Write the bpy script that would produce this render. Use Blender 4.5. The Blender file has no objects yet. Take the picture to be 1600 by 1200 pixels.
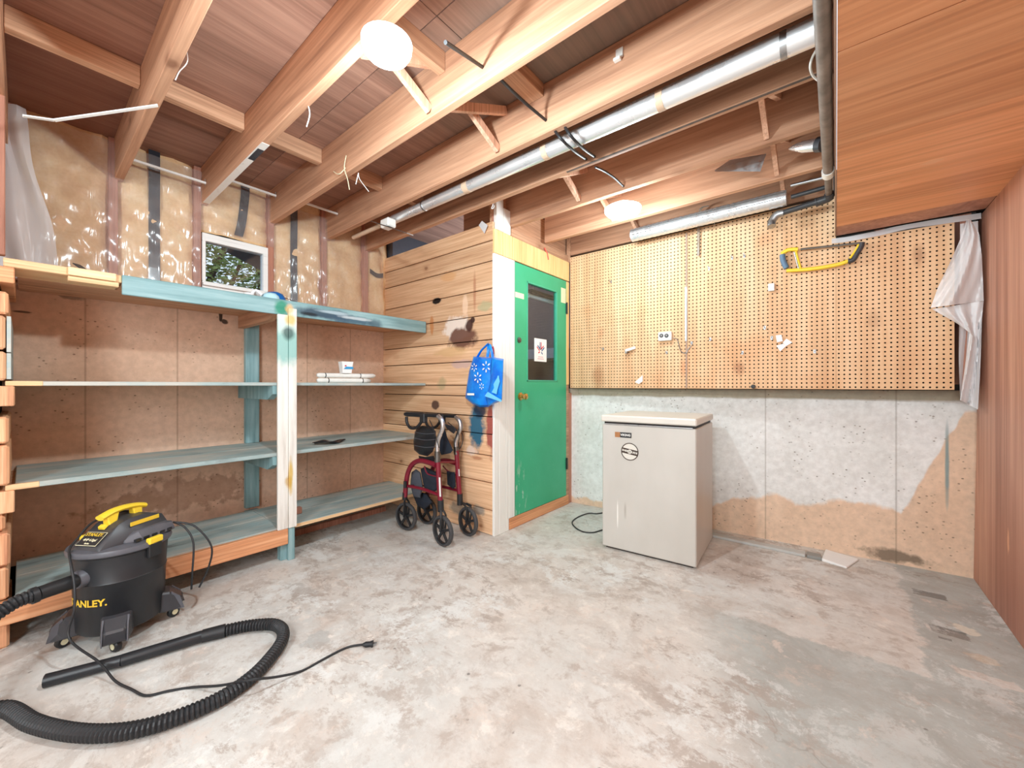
import bpy, bmesh, math, random
from mathutils import Vector, Matrix
random.seed(7)
sc = bpy.context.scene
COL = sc.collection
PI = math.pi

# ------------------------------------------------------------------ camera, world, lights, exposure
EYE = 1.07
FPX = 622.0                      # focal length in pixels of a 1600 px wide frame
YAW = math.radians(39.13)
cd = bpy.data.cameras.new('camera'); cam = bpy.data.objects.new('camera', cd); COL.objects.link(cam)
cam.location = (0, 0, EYE); cam.rotation_euler = (math.radians(90), 0, YAW)
cd.sensor_width = 36; cd.lens = 36 * FPX / 1600; cd.shift_y = 2 / 1600; cd.clip_start = 0.02
sc.camera = cam
sc.view_settings.view_transform = 'Standard'; sc.view_settings.look = 'None'
sc.view_settings.gamma = 1; sc.view_settings.use_curve_mapping = False
sc.view_settings.exposure = 0.62
try:
    sc.cycles.use_denoising = True
    sc.cycles.max_bounces = 10; sc.cycles.diffuse_bounces = 6; sc.cycles.transparent_max_bounces = 16
    sc.cycles.caustics_reflective = False; sc.cycles.caustics_refractive = False
    sc.cycles.sample_clamp_indirect = 6
except Exception: pass

w = bpy.data.worlds.new('world'); sc.world = w; w.use_nodes = True
bg = w.node_tree.nodes['Background']; bg.inputs[0].default_value = (0.80, 0.90, 1.0, 1); bg.inputs[1].default_value = 1.1

def point_lamp(name, loc, power, radius, color):
    l = bpy.data.lights.new(name, 'POINT'); l.energy = power; l.shadow_soft_size = radius; l.color = color
    o = bpy.data.objects.new(name, l); COL.objects.link(o); o.location = loc; return o
LAMP1 = Vector((-1.06, 0.70, 2.10)); LAMP2 = Vector((-1.07, 2.45, 2.20)); LAMP_FILL = Vector((-0.75, -1.15, 2.16))
point_lamp('lamp_light', LAMP1 + Vector((0, 0, -.07)), 44, .035, (.81, .945, 1.0))
point_lamp('lamp_light', LAMP2 + Vector((0, 0, -.09)), 19, .07, (.81, .945, 1.0))
point_lamp('lamp_light', LAMP_FILL + Vector((0, 0, -.10)), 50, .12, (.81, .945, 1.0))  # unseen lamp added behind the camera as fill
def area_lamp(name, loc, target, power, size, color):
    l = bpy.data.lights.new(name, 'AREA'); l.energy = power; l.size = size; l.color = color; l.shape = 'DISK'
    o = bpy.data.objects.new(name, l); COL.objects.link(o); o.location = loc
    o.rotation_euler = (Vector(target) - Vector(loc)).to_track_quat('-Z', 'Y').to_euler(); return o
# unseen disc light added behind the camera to fill the room
area_lamp('room_fill', (0.1, -1.5, 1.45), (-.9, 1.9, 1.1), 46, 1.3, (.81, .945, 1))

# ------------------------------------------------------------------ helpers
FV = Vector((-math.sin(YAW), math.cos(YAW), 0)); RV = Vector((math.cos(YAW), math.sin(YAW), 0))
def ray(px, py):
    return FV + RV * ((px - 800) / FPX) + Vector((0, 0, (602 - py) / FPX))
def atx(px, py, X):
    d = ray(px, py); t = X / d.x; return Vector((0, 0, EYE)) + d * t
def aty(px, py, Y):
    d = ray(px, py); t = Y / d.y; return Vector((0, 0, EYE)) + d * t
def atz(px, py, Z):
    d = ray(px, py); t = (Z - EYE) / d.z; return Vector((0, 0, EYE)) + d * t

def lin(c):
    c = c / 255.0
    return c / 12.92 if c <= .04045 else ((c + .055) / 1.055) ** 2.4
def C(r, g, b): return (lin(r), lin(g), lin(b), 1)

class MB:
    def __init__(s): s.v = []; s.f = []; s.mi = []
    def add(s, vs, fs, m=0):
        b = len(s.v); s.v += [tuple(v) for v in vs]
        for f in fs: s.f.append(tuple(b + i for i in f)); s.mi.append(m)
        return s
    def box(s, x0, x1, y0, y1, z0, z1, m=0):
        vs = [(x0,y0,z0),(x1,y0,z0),(x1,y1,z0),(x0,y1,z0),(x0,y0,z1),(x1,y0,z1),(x1,y1,z1),(x0,y1,z1)]
        return s.add(vs, [(0,3,2,1),(4,5,6,7),(0,1,5,4),(1,2,6,5),(2,3,7,6),(3,0,4,7)], m)
    def beam(s, p0, p1, w, h, up=(0,0,1), m=0):
        p0 = Vector(p0); p1 = Vector(p1); d = (p1 - p0).normalized(); up = Vector(up)
        a = d.cross(up).normalized() * (w / 2); b = a.cross(d).normalized() * (h / 2)
        vs = []
        for p in (p0, p1): vs += [p - a - b, p + a - b, p + a + b, p - a + b]
        return s.add(vs, [(0,1,2,3),(7,6,5,4),(0,4,5,1),(1,5,6,2),(2,6,7,3),(3,7,4,0)], m)
    def tube(s, pts, r, seg=10, m=0, caps=True, sq=None):
        pts = [Vector(p) for p in pts]; n = len(pts)
        rs = r if isinstance(r, (list, tuple)) else [r] * n
        t = (pts[1] - pts[0]).normalized(); ref = Vector((0, 0, 1)) if abs(t.z) < .9 else Vector((1, 0, 0))
        a = t.cross(ref).normalized(); vs = []
        for i in range(n):
            t = (pts[min(i + 1, n - 1)] - pts[max(i - 1, 0)])
            if t.length < 1e-9: t = Vector((0, 0, 1))
            t.normalize(); a = (a - t * a.dot(t)).normalized(); b = t.cross(a)
            for k in range(seg):
                th = 2 * PI * k / seg; ka = math.cos(th) * rs[i]; kb = math.sin(th) * rs[i]
                if sq: kb *= sq
                vs.append(pts[i] + a * ka + b * kb)
        fs = []
        for i in range(n - 1):
            for k in range(seg):
                k2 = (k + 1) % seg; fs.append((i*seg+k, i*seg+k2, (i+1)*seg+k2, (i+1)*seg+k))
        if caps:
            fs.append(tuple(reversed(range(seg)))); fs.append(tuple((n-1)*seg + k for k in range(seg)))
        return s.add(vs, fs, m)
    def lathe(s, prof, mat=None, seg=24, m=0, a0=0, a1=2*PI):
        mat = mat or Matrix(); full = abs(a1 - a0 - 2*PI) < 1e-6; n = seg if full else seg + 1; vs = []
        for (r, z) in prof:
            for k in range(n):
                th = a0 + (a1 - a0) * k / seg; vs.append(mat @ Vector((r*math.cos(th), r*math.sin(th), z)))
        fs = []
        for i in range(len(prof) - 1):
            for k in range(seg):
                k2 = (k + 1) % n; fs.append((i*n+k, i*n+k2, (i+1)*n+k2, (i+1)*n+k))
        return s.add(vs, fs, m)
    def prism(s, poly, h, mat=None, m=0):
        mat = mat or Matrix(); n = len(poly)
        vs = [mat @ Vector((x, y, 0)) for x, y in poly] + [mat @ Vector((x, y, h)) for x, y in poly]
        fs = [tuple(reversed(range(n))), tuple(range(n, 2*n))] + [(i, (i+1) % n, n+(i+1) % n, n+i) for i in range(n)]
        return s.add(vs, fs, m)
    def loft(s, secs, m=0, caps=True):
        n = len(secs[0]); vs = [p for q in secs for p in q]; fs = []
        for i in range(len(secs) - 1):
            for k in range(n):
                k2 = (k+1) % n; fs.append((i*n+k, i*n+k2, (i+1)*n+k2, (i+1)*n+k))
        if caps: fs.append(tuple(reversed(range(n)))); fs.append(tuple((len(secs)-1)*n + k for k in range(n)))
        return s.add(vs, fs, m)
    def sheet(s, fn, nu, nv, m=0):
        vs = [fn(i / nu, j / nv) for j in range(nv + 1) for i in range(nu + 1)]
        fs = [(j*(nu+1)+i, j*(nu+1)+i+1, (j+1)*(nu+1)+i+1, (j+1)*(nu+1)+i) for j in range(nv) for i in range(nu)]
        return s.add(vs, fs, m)
    def ball(s, c, r, seg=12, rings=8, sc3=(1,1,1), m=0):
        prof = [(math.sin(PI*i/rings) * r, -math.cos(PI*i/rings) * r) for i in range(rings + 1)]
        mt = Matrix.Translation(Vector(c)) @ Matrix.Diagonal((sc3[0], sc3[1], sc3[2], 1))
        return s.lathe(prof, mt, seg, m)
    def build(s, name, mats, parent=None, smooth=False, bevel=0, label=None, solid=0, sub=0):
        me = bpy.data.meshes.new(name); me.from_pydata(s.v, [], s.f); me.update()
        if not isinstance(mats, (list, tuple)): mats = [mats]
        for mt in mats: me.materials.append(mt)
        if len(mats) > 1: me.polygons.foreach_set('material_index', s.mi)
        bm = bmesh.new(); bm.from_mesh(me); bmesh.ops.remove_doubles(bm, verts=bm.verts, dist=1e-6)
        bmesh.ops.recalc_face_normals(bm, faces=bm.faces); bm.to_mesh(me); bm.free()
        o = bpy.data.objects.new(name, me); COL.objects.link(o)
        if smooth:
            me.polygons.foreach_set('use_smooth', [True] * len(me.polygons))
            try: me.set_sharp_from_angle(angle=math.radians(38))
            except Exception: pass
        if solid:
            md = o.modifiers.new('solid', 'SOLIDIFY'); md.thickness = solid
        if sub:
            md = o.modifiers.new('sub', 'SUBSURF'); md.levels = sub; md.render_levels = sub
        if bevel:
            md = o.modifiers.new('bevel', 'BEVEL'); md.width = bevel; md.segments = 1; md.limit_method = 'ANGLE'; md.angle_limit = math.radians(40)
        if parent is not None:
            o.parent = parent; o.matrix_parent_inverse = parent.matrix_basis.inverted()
        if label: o['label'] = label
        return o

def thing(name, label, cat, loc=(0,0,0), rz=0, group=None):
    o = bpy.data.objects.new(name, None); COL.objects.link(o); o.empty_display_size = .05
    o.location = loc; o.rotation_euler = (0, 0, rz); return tag(o, label, cat, group)
def tag(o, label, cat, group=None):
    o['label'] = label; o['category'] = cat
    if group: o['group'] = group
    return o
def struct(name, label=None, cat=None):
    o = bpy.data.objects.new(name, None); COL.objects.link(o); o.empty_display_size = .05; return st(o, label, cat)
def st(o, label=None, cat=None):
    o['kind'] = 'structure'
    if label: o['label'] = label; o['category'] = cat or 'wall'
    return o
def local(parent, o):            # mesh was built in the parent's own frame
    o.parent = parent; o.matrix_parent_inverse = Matrix(); return o

def spline(pts, step=.02, closed=False):
    P = [Vector(p) for p in pts]; out = []
    for i in range(len(P) - 1):
        p0 = P[max(i-1, 0)]; p1 = P[i]; p2 = P[i+1]; p3 = P[min(i+2, len(P)-1)]
        n = max(2, int((p2 - p1).length / step))
        for k in range(n):
            t = k / n
            out.append(.5 * ((2*p1) + (p2-p0)*t + (2*p0-5*p1+4*p2-p3)*t*t + (-p0+3*p1-3*p2+p3)*t**3))
    out.append(P[-1]); return out
def resample(pts, step):
    out = [pts[0]]; acc = 0
    for a, b in zip(pts, pts[1:]):
        L = (b - a).length
        if L < 1e-9: continue
        d = step - acc
        while d <= L: out.append(a + (b - a) * (d / L)); d += step
        acc = (acc + L) % step
    return out

def text_mb(body, size, align='CENTER', ext=0.0, bold=.0):
    cu = bpy.data.curves.new('t', 'FONT'); cu.body = body; cu.size = size; cu.align_x = align; cu.align_y = 'CENTER'
    cu.extrude = ext; cu.offset = bold; cu.resolution_u = 3
    o = bpy.data.objects.new('t', cu); COL.objects.link(o)
    bpy.context.view_layer.update()
    dg = bpy.context.evaluated_depsgraph_get(); me = bpy.data.meshes.new_from_object(o.evaluated_get(dg))
    vs = [v.co.copy() for v in me.vertices]; fs = [tuple(p.vertices) for p in me.polygons]
    bpy.data.objects.remove(o); bpy.data.curves.remove(cu); bpy.data.meshes.remove(me)
    return vs, fs

# ------------------------------------------------------------------ materials
class NM:
    def __init__(s, name, rough=.7, metal=0, spec=.3):
        s.mat = bpy.data.materials.new(name); s.mat.use_nodes = True; s.nt = s.mat.node_tree; s.N = s.nt.nodes
        s.p = s.N['Principled BSDF']; s.p.inputs['Roughness'].default_value = rough
        s.p.inputs['Metallic'].default_value = metal
        try: s.p.inputs['Specular IOR Level'].default_value = spec
        except Exception: pass
        tc = s.N.new('ShaderNodeTexCoord'); s.co = tc.outputs['Object']; s.gen = tc.outputs['Generated']
    def L(s, a, b): s.nt.links.new(a, b)
    def setin(s, sock, v):
        if hasattr(v, 'is_linked') or isinstance(v, bpy.types.NodeSocket): s.L(v, sock)
        else: sock.default_value = v
    def vm(s, op, a, b=None):
        n = s.N.new('ShaderNodeVectorMath'); n.operation = op; s.setin(n.inputs[0], a)
        if b is not None: s.setin(n.inputs[1], b)
        return n.outputs['Value'] if op in ('LENGTH', 'DOT_PRODUCT') else n.outputs[0]
    def ma(s, op, a, b=None, c=None, clamp=False):
        n = s.N.new('ShaderNodeMath'); n.operation = op; n.use_clamp = clamp; s.setin(n.inputs[0], a)
        if b is not None: s.setin(n.inputs[1], b)
        if c is not None: s.setin(n.inputs[2], c)
        return n.outputs[0]
    def noise(s, vec, scale, detail=4, rough=.55, dist=0, color=False):
        n = s.N.new('ShaderNodeTexNoise'); s.L(vec, n.inputs['Vector']); n.inputs['Scale'].default_value = scale
        n.inputs['Detail'].default_value = detail; n.inputs['Roughness'].default_value = rough; n.inputs['Distortion'].default_value = dist
        return n.outputs['Color'] if color else n.outputs[0]
    def voro(s, vec, scale, feature='F1'):
        n = s.N.new('ShaderNodeTexVoronoi'); n.feature = feature; s.L(vec, n.inputs['Vector']); n.inputs['Scale'].default_value = scale
        return n.outputs['Distance']
    def mr(s, v, a, b, c=0., d=1.):
        n = s.N.new('ShaderNodeMapRange'); s.setin(n.inputs[0], v)
        for i, x in enumerate((a, b, c, d)): n.inputs[i+1].default_value = x
        return n.outputs[0]
    def ramp(s, v, stops):
        n = s.N.new('ShaderNodeValToRGB'); s.L(v, n.inputs[0]); e = n.color_ramp.elements
        while len(e) < len(stops): e.new(.5)
        for k, (p, c) in zip(e, stops): k.position = p; k.color = c
        return n.outputs[0]
    def mix(s, f, a, b, mode='MIX'):
        n = s.N.new('ShaderNodeMix'); n.data_type = 'RGBA'; n.blend_type = mode
        s.setin(n.inputs[0], f); s.setin(n.inputs[6], a); s.setin(n.inputs[7], b); return n.outputs[2]
    def sep(s, vec):
        n = s.N.new('ShaderNodeSeparateXYZ'); s.L(vec, n.inputs[0]); return n.outputs
    def rnd(s):
        n = s.N.new('ShaderNodeObjectInfo'); return n.outputs['Random']
    def offset(s, vec, amt=(17, 31, 53)):
        n = s.N.new('ShaderNodeCombineXYZ'); r = s.rnd()
        for i in range(3): s.L(s.ma('MULTIPLY', r, amt[i]), n.inputs[i])
        return s.vm('ADD', vec, n.outputs[0])
    def blob(s, center, radii, soft=.25, namp=.5, nscale=9):   # 1 inside an irregular ellipse; radius None = axis ignored
        v = s.vm('SUBTRACT', s.co, tuple(center)); v = s.vm('MULTIPLY', v, tuple(0 if r is None else 1/r for r in radii))
        d = s.vm('LENGTH', v)
        if namp:
            if not hasattr(s, '_nz'): s._nz = {}
            if nscale not in s._nz: s._nz[nscale] = s.noise(s.co, nscale, 4)
            d = s.ma('ADD', d, s.ma('MULTIPLY', s.ma('SUBTRACT', s._nz[nscale], .5), namp * 2))
        return s.mr(d, 1 + soft, 1 - soft, 0, 1)
    def bump(s, h, strength=.3, dist=.01):
        n = s.N.new('ShaderNodeBump'); n.inputs['Strength'].default_value = strength; n.inputs['Distance'].default_value = dist
        s.L(h, n.inputs['Height']); s.L(n.outputs[0], s.p.inputs['Normal'])
    def color(s, c): s.setin(s.p.inputs['Base Color'], c)

def plain(name, rgb, rough=.5, metal=0, spec=.4, var=.06, scale=30, bump=0):
    m = NM(name, rough, metal, spec); c = C(*rgb)
    n = m.noise(m.co, scale, 4); f = m.mr(n, .25, .75, 1 - var, 1 + var)
    m.color(m.mix(1.0, c, m.cmb(f) if False else f, 'MULTIPLY'))
    if bump: m.bump(n, bump, .004)
    return m.mat

def softc(c, k=.22, g=1.07):
    l = .35 * c[0] + .5 * c[1] + .15 * c[2]
    return tuple(min(250, (v * (1 - k) + l * k) * g) for v in c)
def wood(name, light, mid, dark, axis='x', rough=.62, scale=1., knots=.0, rnd=True, vary=.14, grain=1., stains=None, spec=.3, warm=None):
    light, mid, dark = softc(light), softc(mid), softc(dark)
    m = NM(name, rough, 0, spec); ax = {'x': 0, 'y': 1, 'z': 2}[axis]
    base = m.offset(m.co) if rnd else m.co
    s1 = [9 * scale] * 3; s1[ax] = .55 * scale
    s2 = [90 * scale] * 3; s2[ax] = 2.2 * scale
    v1 = m.vm('MULTIPLY', base, tuple(s1)); v2 = m.vm('MULTIPLY', base, tuple(s2))
    n1 = m.noise(v1, 1.3, 4, .55, 1.2); n2 = m.noise(v2, 1.0, 4, .6, .3)
    col = m.ramp(n1, [(.28, C(*dark)), (.48, C(*mid)), (.72, C(*light))])
    col = m.mix(.55 * grain, col, m.ramp(n2, [(.30, C(*dark)), (.52, C(*mid)), (.66, C(*light))]))
    if knots:
        s3 = [4.6 * scale] * 3; s3[ax] = 3.0 * scale
        d = m.voro(m.vm('ADD', m.vm('MULTIPLY', base, tuple(s3)), m.vm('MULTIPLY', m.noise(base, 14, 2, color=True), (.12, .12, .12))), 1.0)
        k = m.mr(d, .13 * knots, .06 * knots, 0, .75); col = m.mix(k, col, C(112, 66, 44))
        ring = m.mr(d, .28 * knots, .12 * knots, 0, .4); col = m.mix(ring, col, C(*dark))
    if rnd and vary:
        f = m.mr(m.rnd(), 0, 1, 1 - vary, 1 + vary); col = m.mix(1.0, col, f, 'MULTIPLY')
    if stains:
        for (cen, rad, c, soft, namp, ns, op) in stains:
            b = m.blob(cen, rad, soft, namp, ns); col = m.mix(m.ma('MULTIPLY', b, op), col, C(*c))
    m.color(col); m.bump(n2, .18, .003)
    return m.mat

def metal(name, rgb, rough=.3, bump=0, scale=30):
    m = NM(name, rough, 1.0, .5); m.color(C(*rgb))
    n = m.noise(m.co, scale, 4); m.L(m.mr(n, .3, .7, rough * .7, rough * 1.4), m.p.inputs['Roughness'])
    if bump: m.bump(n, bump, .006)
    return m.mat

M = {}
M['joist'] = wood('joist_wood', (212, 156, 118), (186, 130, 94), (146, 96, 68), 'x', knots=.85, vary=.10, grain=.6)
M['joist_y'] = wood('block_wood', (218, 168, 128), (196, 142, 104), (154, 106, 76), 'y', knots=.8)
M['brace'] = wood('brace_wood', (230, 180, 148), (212, 156, 122), (170, 115, 88), 'z', knots=.5)
M['deck'] = wood('deck_plywood', (180, 132, 108), (154, 108, 88), (118, 80, 64), 'y', knots=.0, scale=.8, vary=.16, grain=.6, stains=[((-1.0, 1.6, 2.45), (.6, .5, None), (120, 118, 108), .6, .6, 5, .6), ((-2.8, .1, 2.45), (.5, .35, None), (128, 72, 54), .6, .6, 5, .5)])
M['soffit'] = wood('soffit_plywood', (238, 170, 116), (220, 144, 90), (174, 106, 64), 'x', scale=.55, knots=.0, rough=.45, grain=.8,
    stains=[((.10, 2.7, 1.96), (.05, .012, None), (240, 190, 150), .3, .5, 40, .7), ((.30, 2.3, 1.96), (.03, .02, None), (240, 190, 150), .3, .5, 40, .7), ((.2, 2.45, 1.96), (.02, .01, None), (245, 195, 150), .3, .5, 40, .6)])
M['redply'] = wood('wall_plywood', (204, 148, 120), (180, 120, 94), (138, 84, 64), 'z', scale=.55, knots=.0, rough=.5, grain=.75,
    stains=[((.59, 2.6, .15), (None, .5, .35), (150, 92, 76), .7, .6, 4, .5), ((.59, 2.75, .38), (None, .012, .05), (236, 170, 130), .3, .6, 30, .7), ((.59, 2.35, .1), (None, .02, .06), (236, 180, 130), .3, .6, 30, .7)])  # first entry is a broad darker area low on the panel
M['pine'] = wood('panelling_pine', (248, 208, 140), (238, 188, 112), (214, 152, 84), 'z', scale=1.2, vary=.10)
M['pine_x'] = wood('bare_pine', (246, 208, 156), (230, 182, 126), (200, 146, 98), 'y', scale=1.2, vary=.08)
M['orange'] = wood('bearer_wood', (240, 172, 120), (226, 146, 92), (180, 104, 62), 'y', scale=1., knots=.7, vary=.08)
M['endgrain'] = wood('end_wood', (244, 196, 146), (230, 160, 108), (186, 108, 74), 'z', scale=1.2, vary=.14)
M['stud'] = wood('stud_wood', (206, 140, 112), (184, 116, 90), (140, 84, 66), 'z', scale=1.1, vary=.12)

# plank wall with the paint and solvent stains on it (world metres on the plank face)
PW = 2.0975
def stn(px, py, rx, rz, c, soft=.25, namp=.35, ns=14, op=.9):
    p = aty(px, py, PW); return (tuple(p), (rx * 1.12, None, rz * 1.12), c, soft * .7, namp * 1.5, ns * 1.3, min(1, op * 1.2))
pw_st = [stn(713, 513, .13, .085, (232, 214, 200), .2, .4, 12, .85), stn(682, 470, .05, .022, (30, 22, 20), .2, .25, 14, .95),
    stn(722, 528, .13, .07, (110, 72, 58), .3, .45, 12, .8), stn(733, 508, .035, .04, (70, 38, 32), .3, .3, 14, .8),
    stn(738, 500, .02, .02, (60, 34, 30), .2, .2, 14, .8), stn(674, 508, .02, .07, (196, 120, 60), .3, .4, 14, .6),
    stn(700, 432, .07, .03, (214, 160, 110), .3, .4, 12, .6), stn(741, 455, .012, .12, (170, 104, 74), .5, .3, 12, .5),
    stn(726, 476, .025, .07, (240, 206, 176), .3, .3, 12, .6), stn(758, 478, .06, .03, (170, 168, 130), .4, .5, 12, .6),
    stn(722, 569, .10, .028, (206, 170, 160), .3, .4, 14, .7), stn(748, 570, .04, .05, (220, 212, 208), .3, .3, 14, .7),
    stn(704, 550, .16, .03, (214, 172, 120), .4, .4, 12, .5), stn(680, 633, .04, .03, (92, 66, 56), .25, .35, 16, .8),
    stn(745, 668, .07, .13, (58, 104, 128), .35, .6, 12, .85), stn(766, 668, .035, .16, (164, 74, 70), .3, .5, 12, .75),
    stn(750, 640, .055, .05, (40, 52, 74), .3, .4, 12, .75), stn(712, 700, .03, .08, (150, 150, 120), .4, .5, 12, .5),
    stn(736, 704, .05, .03, (236, 212, 196), .3, .5, 16, .7), stn(745, 716, .05, .012, (190, 130, 96), .3, .4, 14, .7),
    stn(716, 795, .09, .04, (140, 130, 118), .4, .5, 14, .6), stn(748, 798, .05, .03, (130, 132, 130), .4, .5, 14, .6),
    stn(690, 600, .05, .04, (176, 160, 120), .5, .5, 12, .5)]
M['plank'] = wood('plank_wood', (238, 192, 146), (222, 168, 120), (186, 124, 80), 'x', knots=.7, vary=.17, stains=pw_st)

def teal(name, axis, blot=True):
    m = NM(name, .55); s1 = [30] * 3; s1[{'x': 0, 'y': 1, 'z': 2}[axis]] = 2.5
    v = m.vm('MULTIPLY', m.co, tuple(s1)); n = m.noise(v, 1, 5, .6)
    col = m.ramp(n, [(.3, C(112, 148, 152)), (.55, C(142, 176, 180)), (.8, C(172, 198, 200))])
    if blot:
        col = m.mix(.45, col, C(186, 194, 190)); b = m.noise(m.vm('MULTIPLY', m.co, (5, 1.2, 3)), 1.4, 8, .7)
        col = m.mix(m.mr(b, .46, .60, 0, .85), col, C(200, 196, 186)); col = m.mix(m.mr(b, .44, .30, 0, .8), col, C(104, 108, 106))
    m.color(col); m.bump(n, .2, .004); return m
_t = teal('teal_shelf_paint', 'y'); M['teal_y'] = _t.mat
_t = teal('teal_post_paint', 'z', False); M['teal_z'] = _t.mat
m = teal('teal_fascia_paint', 'y', False)
_c = m.p.inputs['Base Color'].links[0].from_socket
def fst(px, py, ry, rz): p = atx(px, py, -2.615); return m.blob(tuple(p), (None, ry, rz), .35, .6, 16)
for (px, py, ry, rz, c, op) in ((455, 478, .09, .012, (26, 30, 34), .0), (505, 491, .20, .03, (48, 66, 84), .9), (545, 500, .16, .03, (60, 84, 104), .8), (585, 507, .05, .03, (60, 80, 96), .7),
        (520, 489, .10, .010, (176, 196, 204), .8), (555, 498, .10, .010, (196, 208, 212), .8), (482, 491, .05, .010, (30, 36, 40), .9), (439, 482, .035, .045, (40, 140, 110), .85), (452, 484, .022, .03, (226, 186, 130), .85)):
    if op: _c = m.mix(m.ma('MULTIPLY', fst(px, py, ry, rz), op), _c, C(*c))
m.color(_c); M['teal_f'] = m.mat

# white post with the paint drips
m = NM('white_post_paint', .6); n = m.noise(m.vm('MULTIPLY', m.co, (40, 40, 3)), 1, 5)
_c = m.ramp(n, [(.25, C(206, 200, 190)), (.5, C(236, 233, 226)), (.8, C(246, 244, 240))])
def pst(px, py, ry, rz, ns=16): p = atx(px, py, -2.6); return m.blob(tuple(p), (None, ry, rz), .35, .5, ns)
for (px, py, ry, rz, c, op) in ((445, 540, .12, .11, (140, 190, 184), .9), (440, 508, .06, .05, (196, 220, 214), .8), (448, 521, .03, .04, (60, 84, 80), .8), (452, 500, .03, .035, (222, 190, 110), .85),
        (449, 484, .03, .03, (232, 198, 150), .9), (452, 742, .012, .10, (216, 176, 60), .8), (449, 752, .02, .03, (206, 160, 60), .7), (452, 602, .007, .03, (200, 60, 70), .0)):
    if op: _c = m.mix(m.ma('MULTIPLY', pst(px, py, ry, rz), op), _c, C(*c))
m.color(_c); m.bump(n, .2, .004); M['post'] = m.mat

def paintwood(name, rgb, axis='z', dark=None):
    m = NM(name, .5); s = [60] * 3; s[{'x':0,'y':1,'z':2}[axis]] = 2
    n = m.noise(m.vm('MULTIPLY', m.co, tuple(s)), 1, 5, .65); c = C(*rgb)
    d = C(*(dark or tuple(int(x * .84) for x in rgb)))
    m.color(m.ramp(n, [(.22, d), (.42, c), (1, c)])); m.bump(n, .15, .003); return m.mat
M['white'] = paintwood('white_trim_paint', (242, 241, 236))
M['winframe'] = paintwood('window_frame_paint', (240, 242, 240), 'y')

# concrete walls
def concrete(name, base, alt, speck, rough=.85, form=None, paint=None):
    m = NM(name, rough, 0, .2); n = m.noise(m.co, 1.6, 6, .6); n2 = m.noise(m.co, 28, 4, .6)
    col = m.mix(m.mr(n, .35, .68), C(*base), C(*alt))
    if paint: col = paint(m, col)
    col = m.mix(m.mr(n2, .35, .65, .0, .18), col, C(*speck))
    v = m.voro(m.vm('MULTIPLY', m.co, (30, 30, 42)), 1.0); g = m.noise(m.co, 7, 3)
    k = m.ma('MULTIPLY', m.mr(v, .20, .10), m.mr(g, .46, .60))
    col = m.mix(m.ma('MULTIPLY', k, .75), col, C(*speck))
    if form:
        ax, pos = form; s = m.sep(m.co)[ax]
        for p in pos:
            d = m.ma('ABSOLUTE', m.ma('SUBTRACT', s, p)); col = m.mix(m.mr(d, .006, .002, 0, .35), col, C(*speck))
    m.color(col); m.bump(m.ma('ADD', n2, m.ma('MULTIPLY', k, -1.2)), .35, .006)
    return m.mat
def left_paint(m, col):
    for (px, py, ry, rz, c, op, na) in ((345, 492, .012, .05, (40, 34, 30), .95, .9), (350, 502, .02, .018, (40, 34, 30), .9, .9), (341, 486, .05, .008, (84, 64, 52), .7, .8), (32, 487, .03, .006, (60, 46, 38), .8, .6),
            (112, 462, .05, .03, (120, 100, 86), .6, .9), (300, 770, .35, .10, (150, 108, 84), .5, 1.2), (210, 790, .2, .06, (168, 128, 100), .5, 1.2), (515, 490, .2, .03, (200, 170, 150), .3, .9)):
        p = atx(px, py, -3.243); col = m.mix(m.ma('MULTIPLY', m.blob(tuple(p), (None, ry, rz), .15, na, 16), op), col, C(*c))
    return col
M['conc_left'] = concrete('concrete_peach', (234, 198, 174), (222, 182, 154), (120, 82, 62), form=(1, (.22, .62, 1.02, 1.42, 1.78)), paint=left_paint)
def back_paint(m, col):
    x, y, z = m.sep(m.co)
    nz = m.noise(m.vm('MULTIPLY', m.co, (1, 1, .6)), 5.0, 4)
    edge = m.ma('ADD', z, m.ma('MULTIPLY', m.ma('SUBTRACT', nz, .5), -.22))
    # the white paint ends about 0.3 m above the floor, higher towards the plywood wall
    lift = m.mr(x, .30, .56, 0, .62); lift2 = m.mr(x, -.35, -1.2, 0, -.25)
    h = m.ma('ADD', m.ma('ADD', .31, lift), lift2)
    k = m.mr(m.ma('SUBTRACT', edge, h), -.012, .012)
    white = m.mix(m.mr(m.noise(m.co, 3, 5), .35, .7), C(244, 244, 242), C(230, 230, 226))
    col = m.mix(k, col, white)
    top = m.ma('MULTIPLY', m.mr(m.ma('ADD', z, m.ma('MULTIPLY', nz, .03)), .985, 1.0), 1.0)
    col = m.mix(top, col, C(176, 166, 146))  # pegboard's shadow painted in as a darker band along the wall top
    b = m.blob((.27, 3.3, .045), (.13, None, .032), .3, 1.1, 18); col = m.mix(m.ma('MULTIPLY', b, .75), col, C(90, 80, 66))
    b = m.blob((.49, 3.3, .62), (.008, None, .2), .4, .4, 14); col = m.mix(m.ma('MULTIPLY', b, .8), col, C(110, 150, 156))
    return col
M['conc_back'] = concrete('concrete_painted', (240, 210, 184), (228, 196, 168), (112, 98, 84), form=(0, (-.38, .28)), paint=back_paint)

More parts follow.
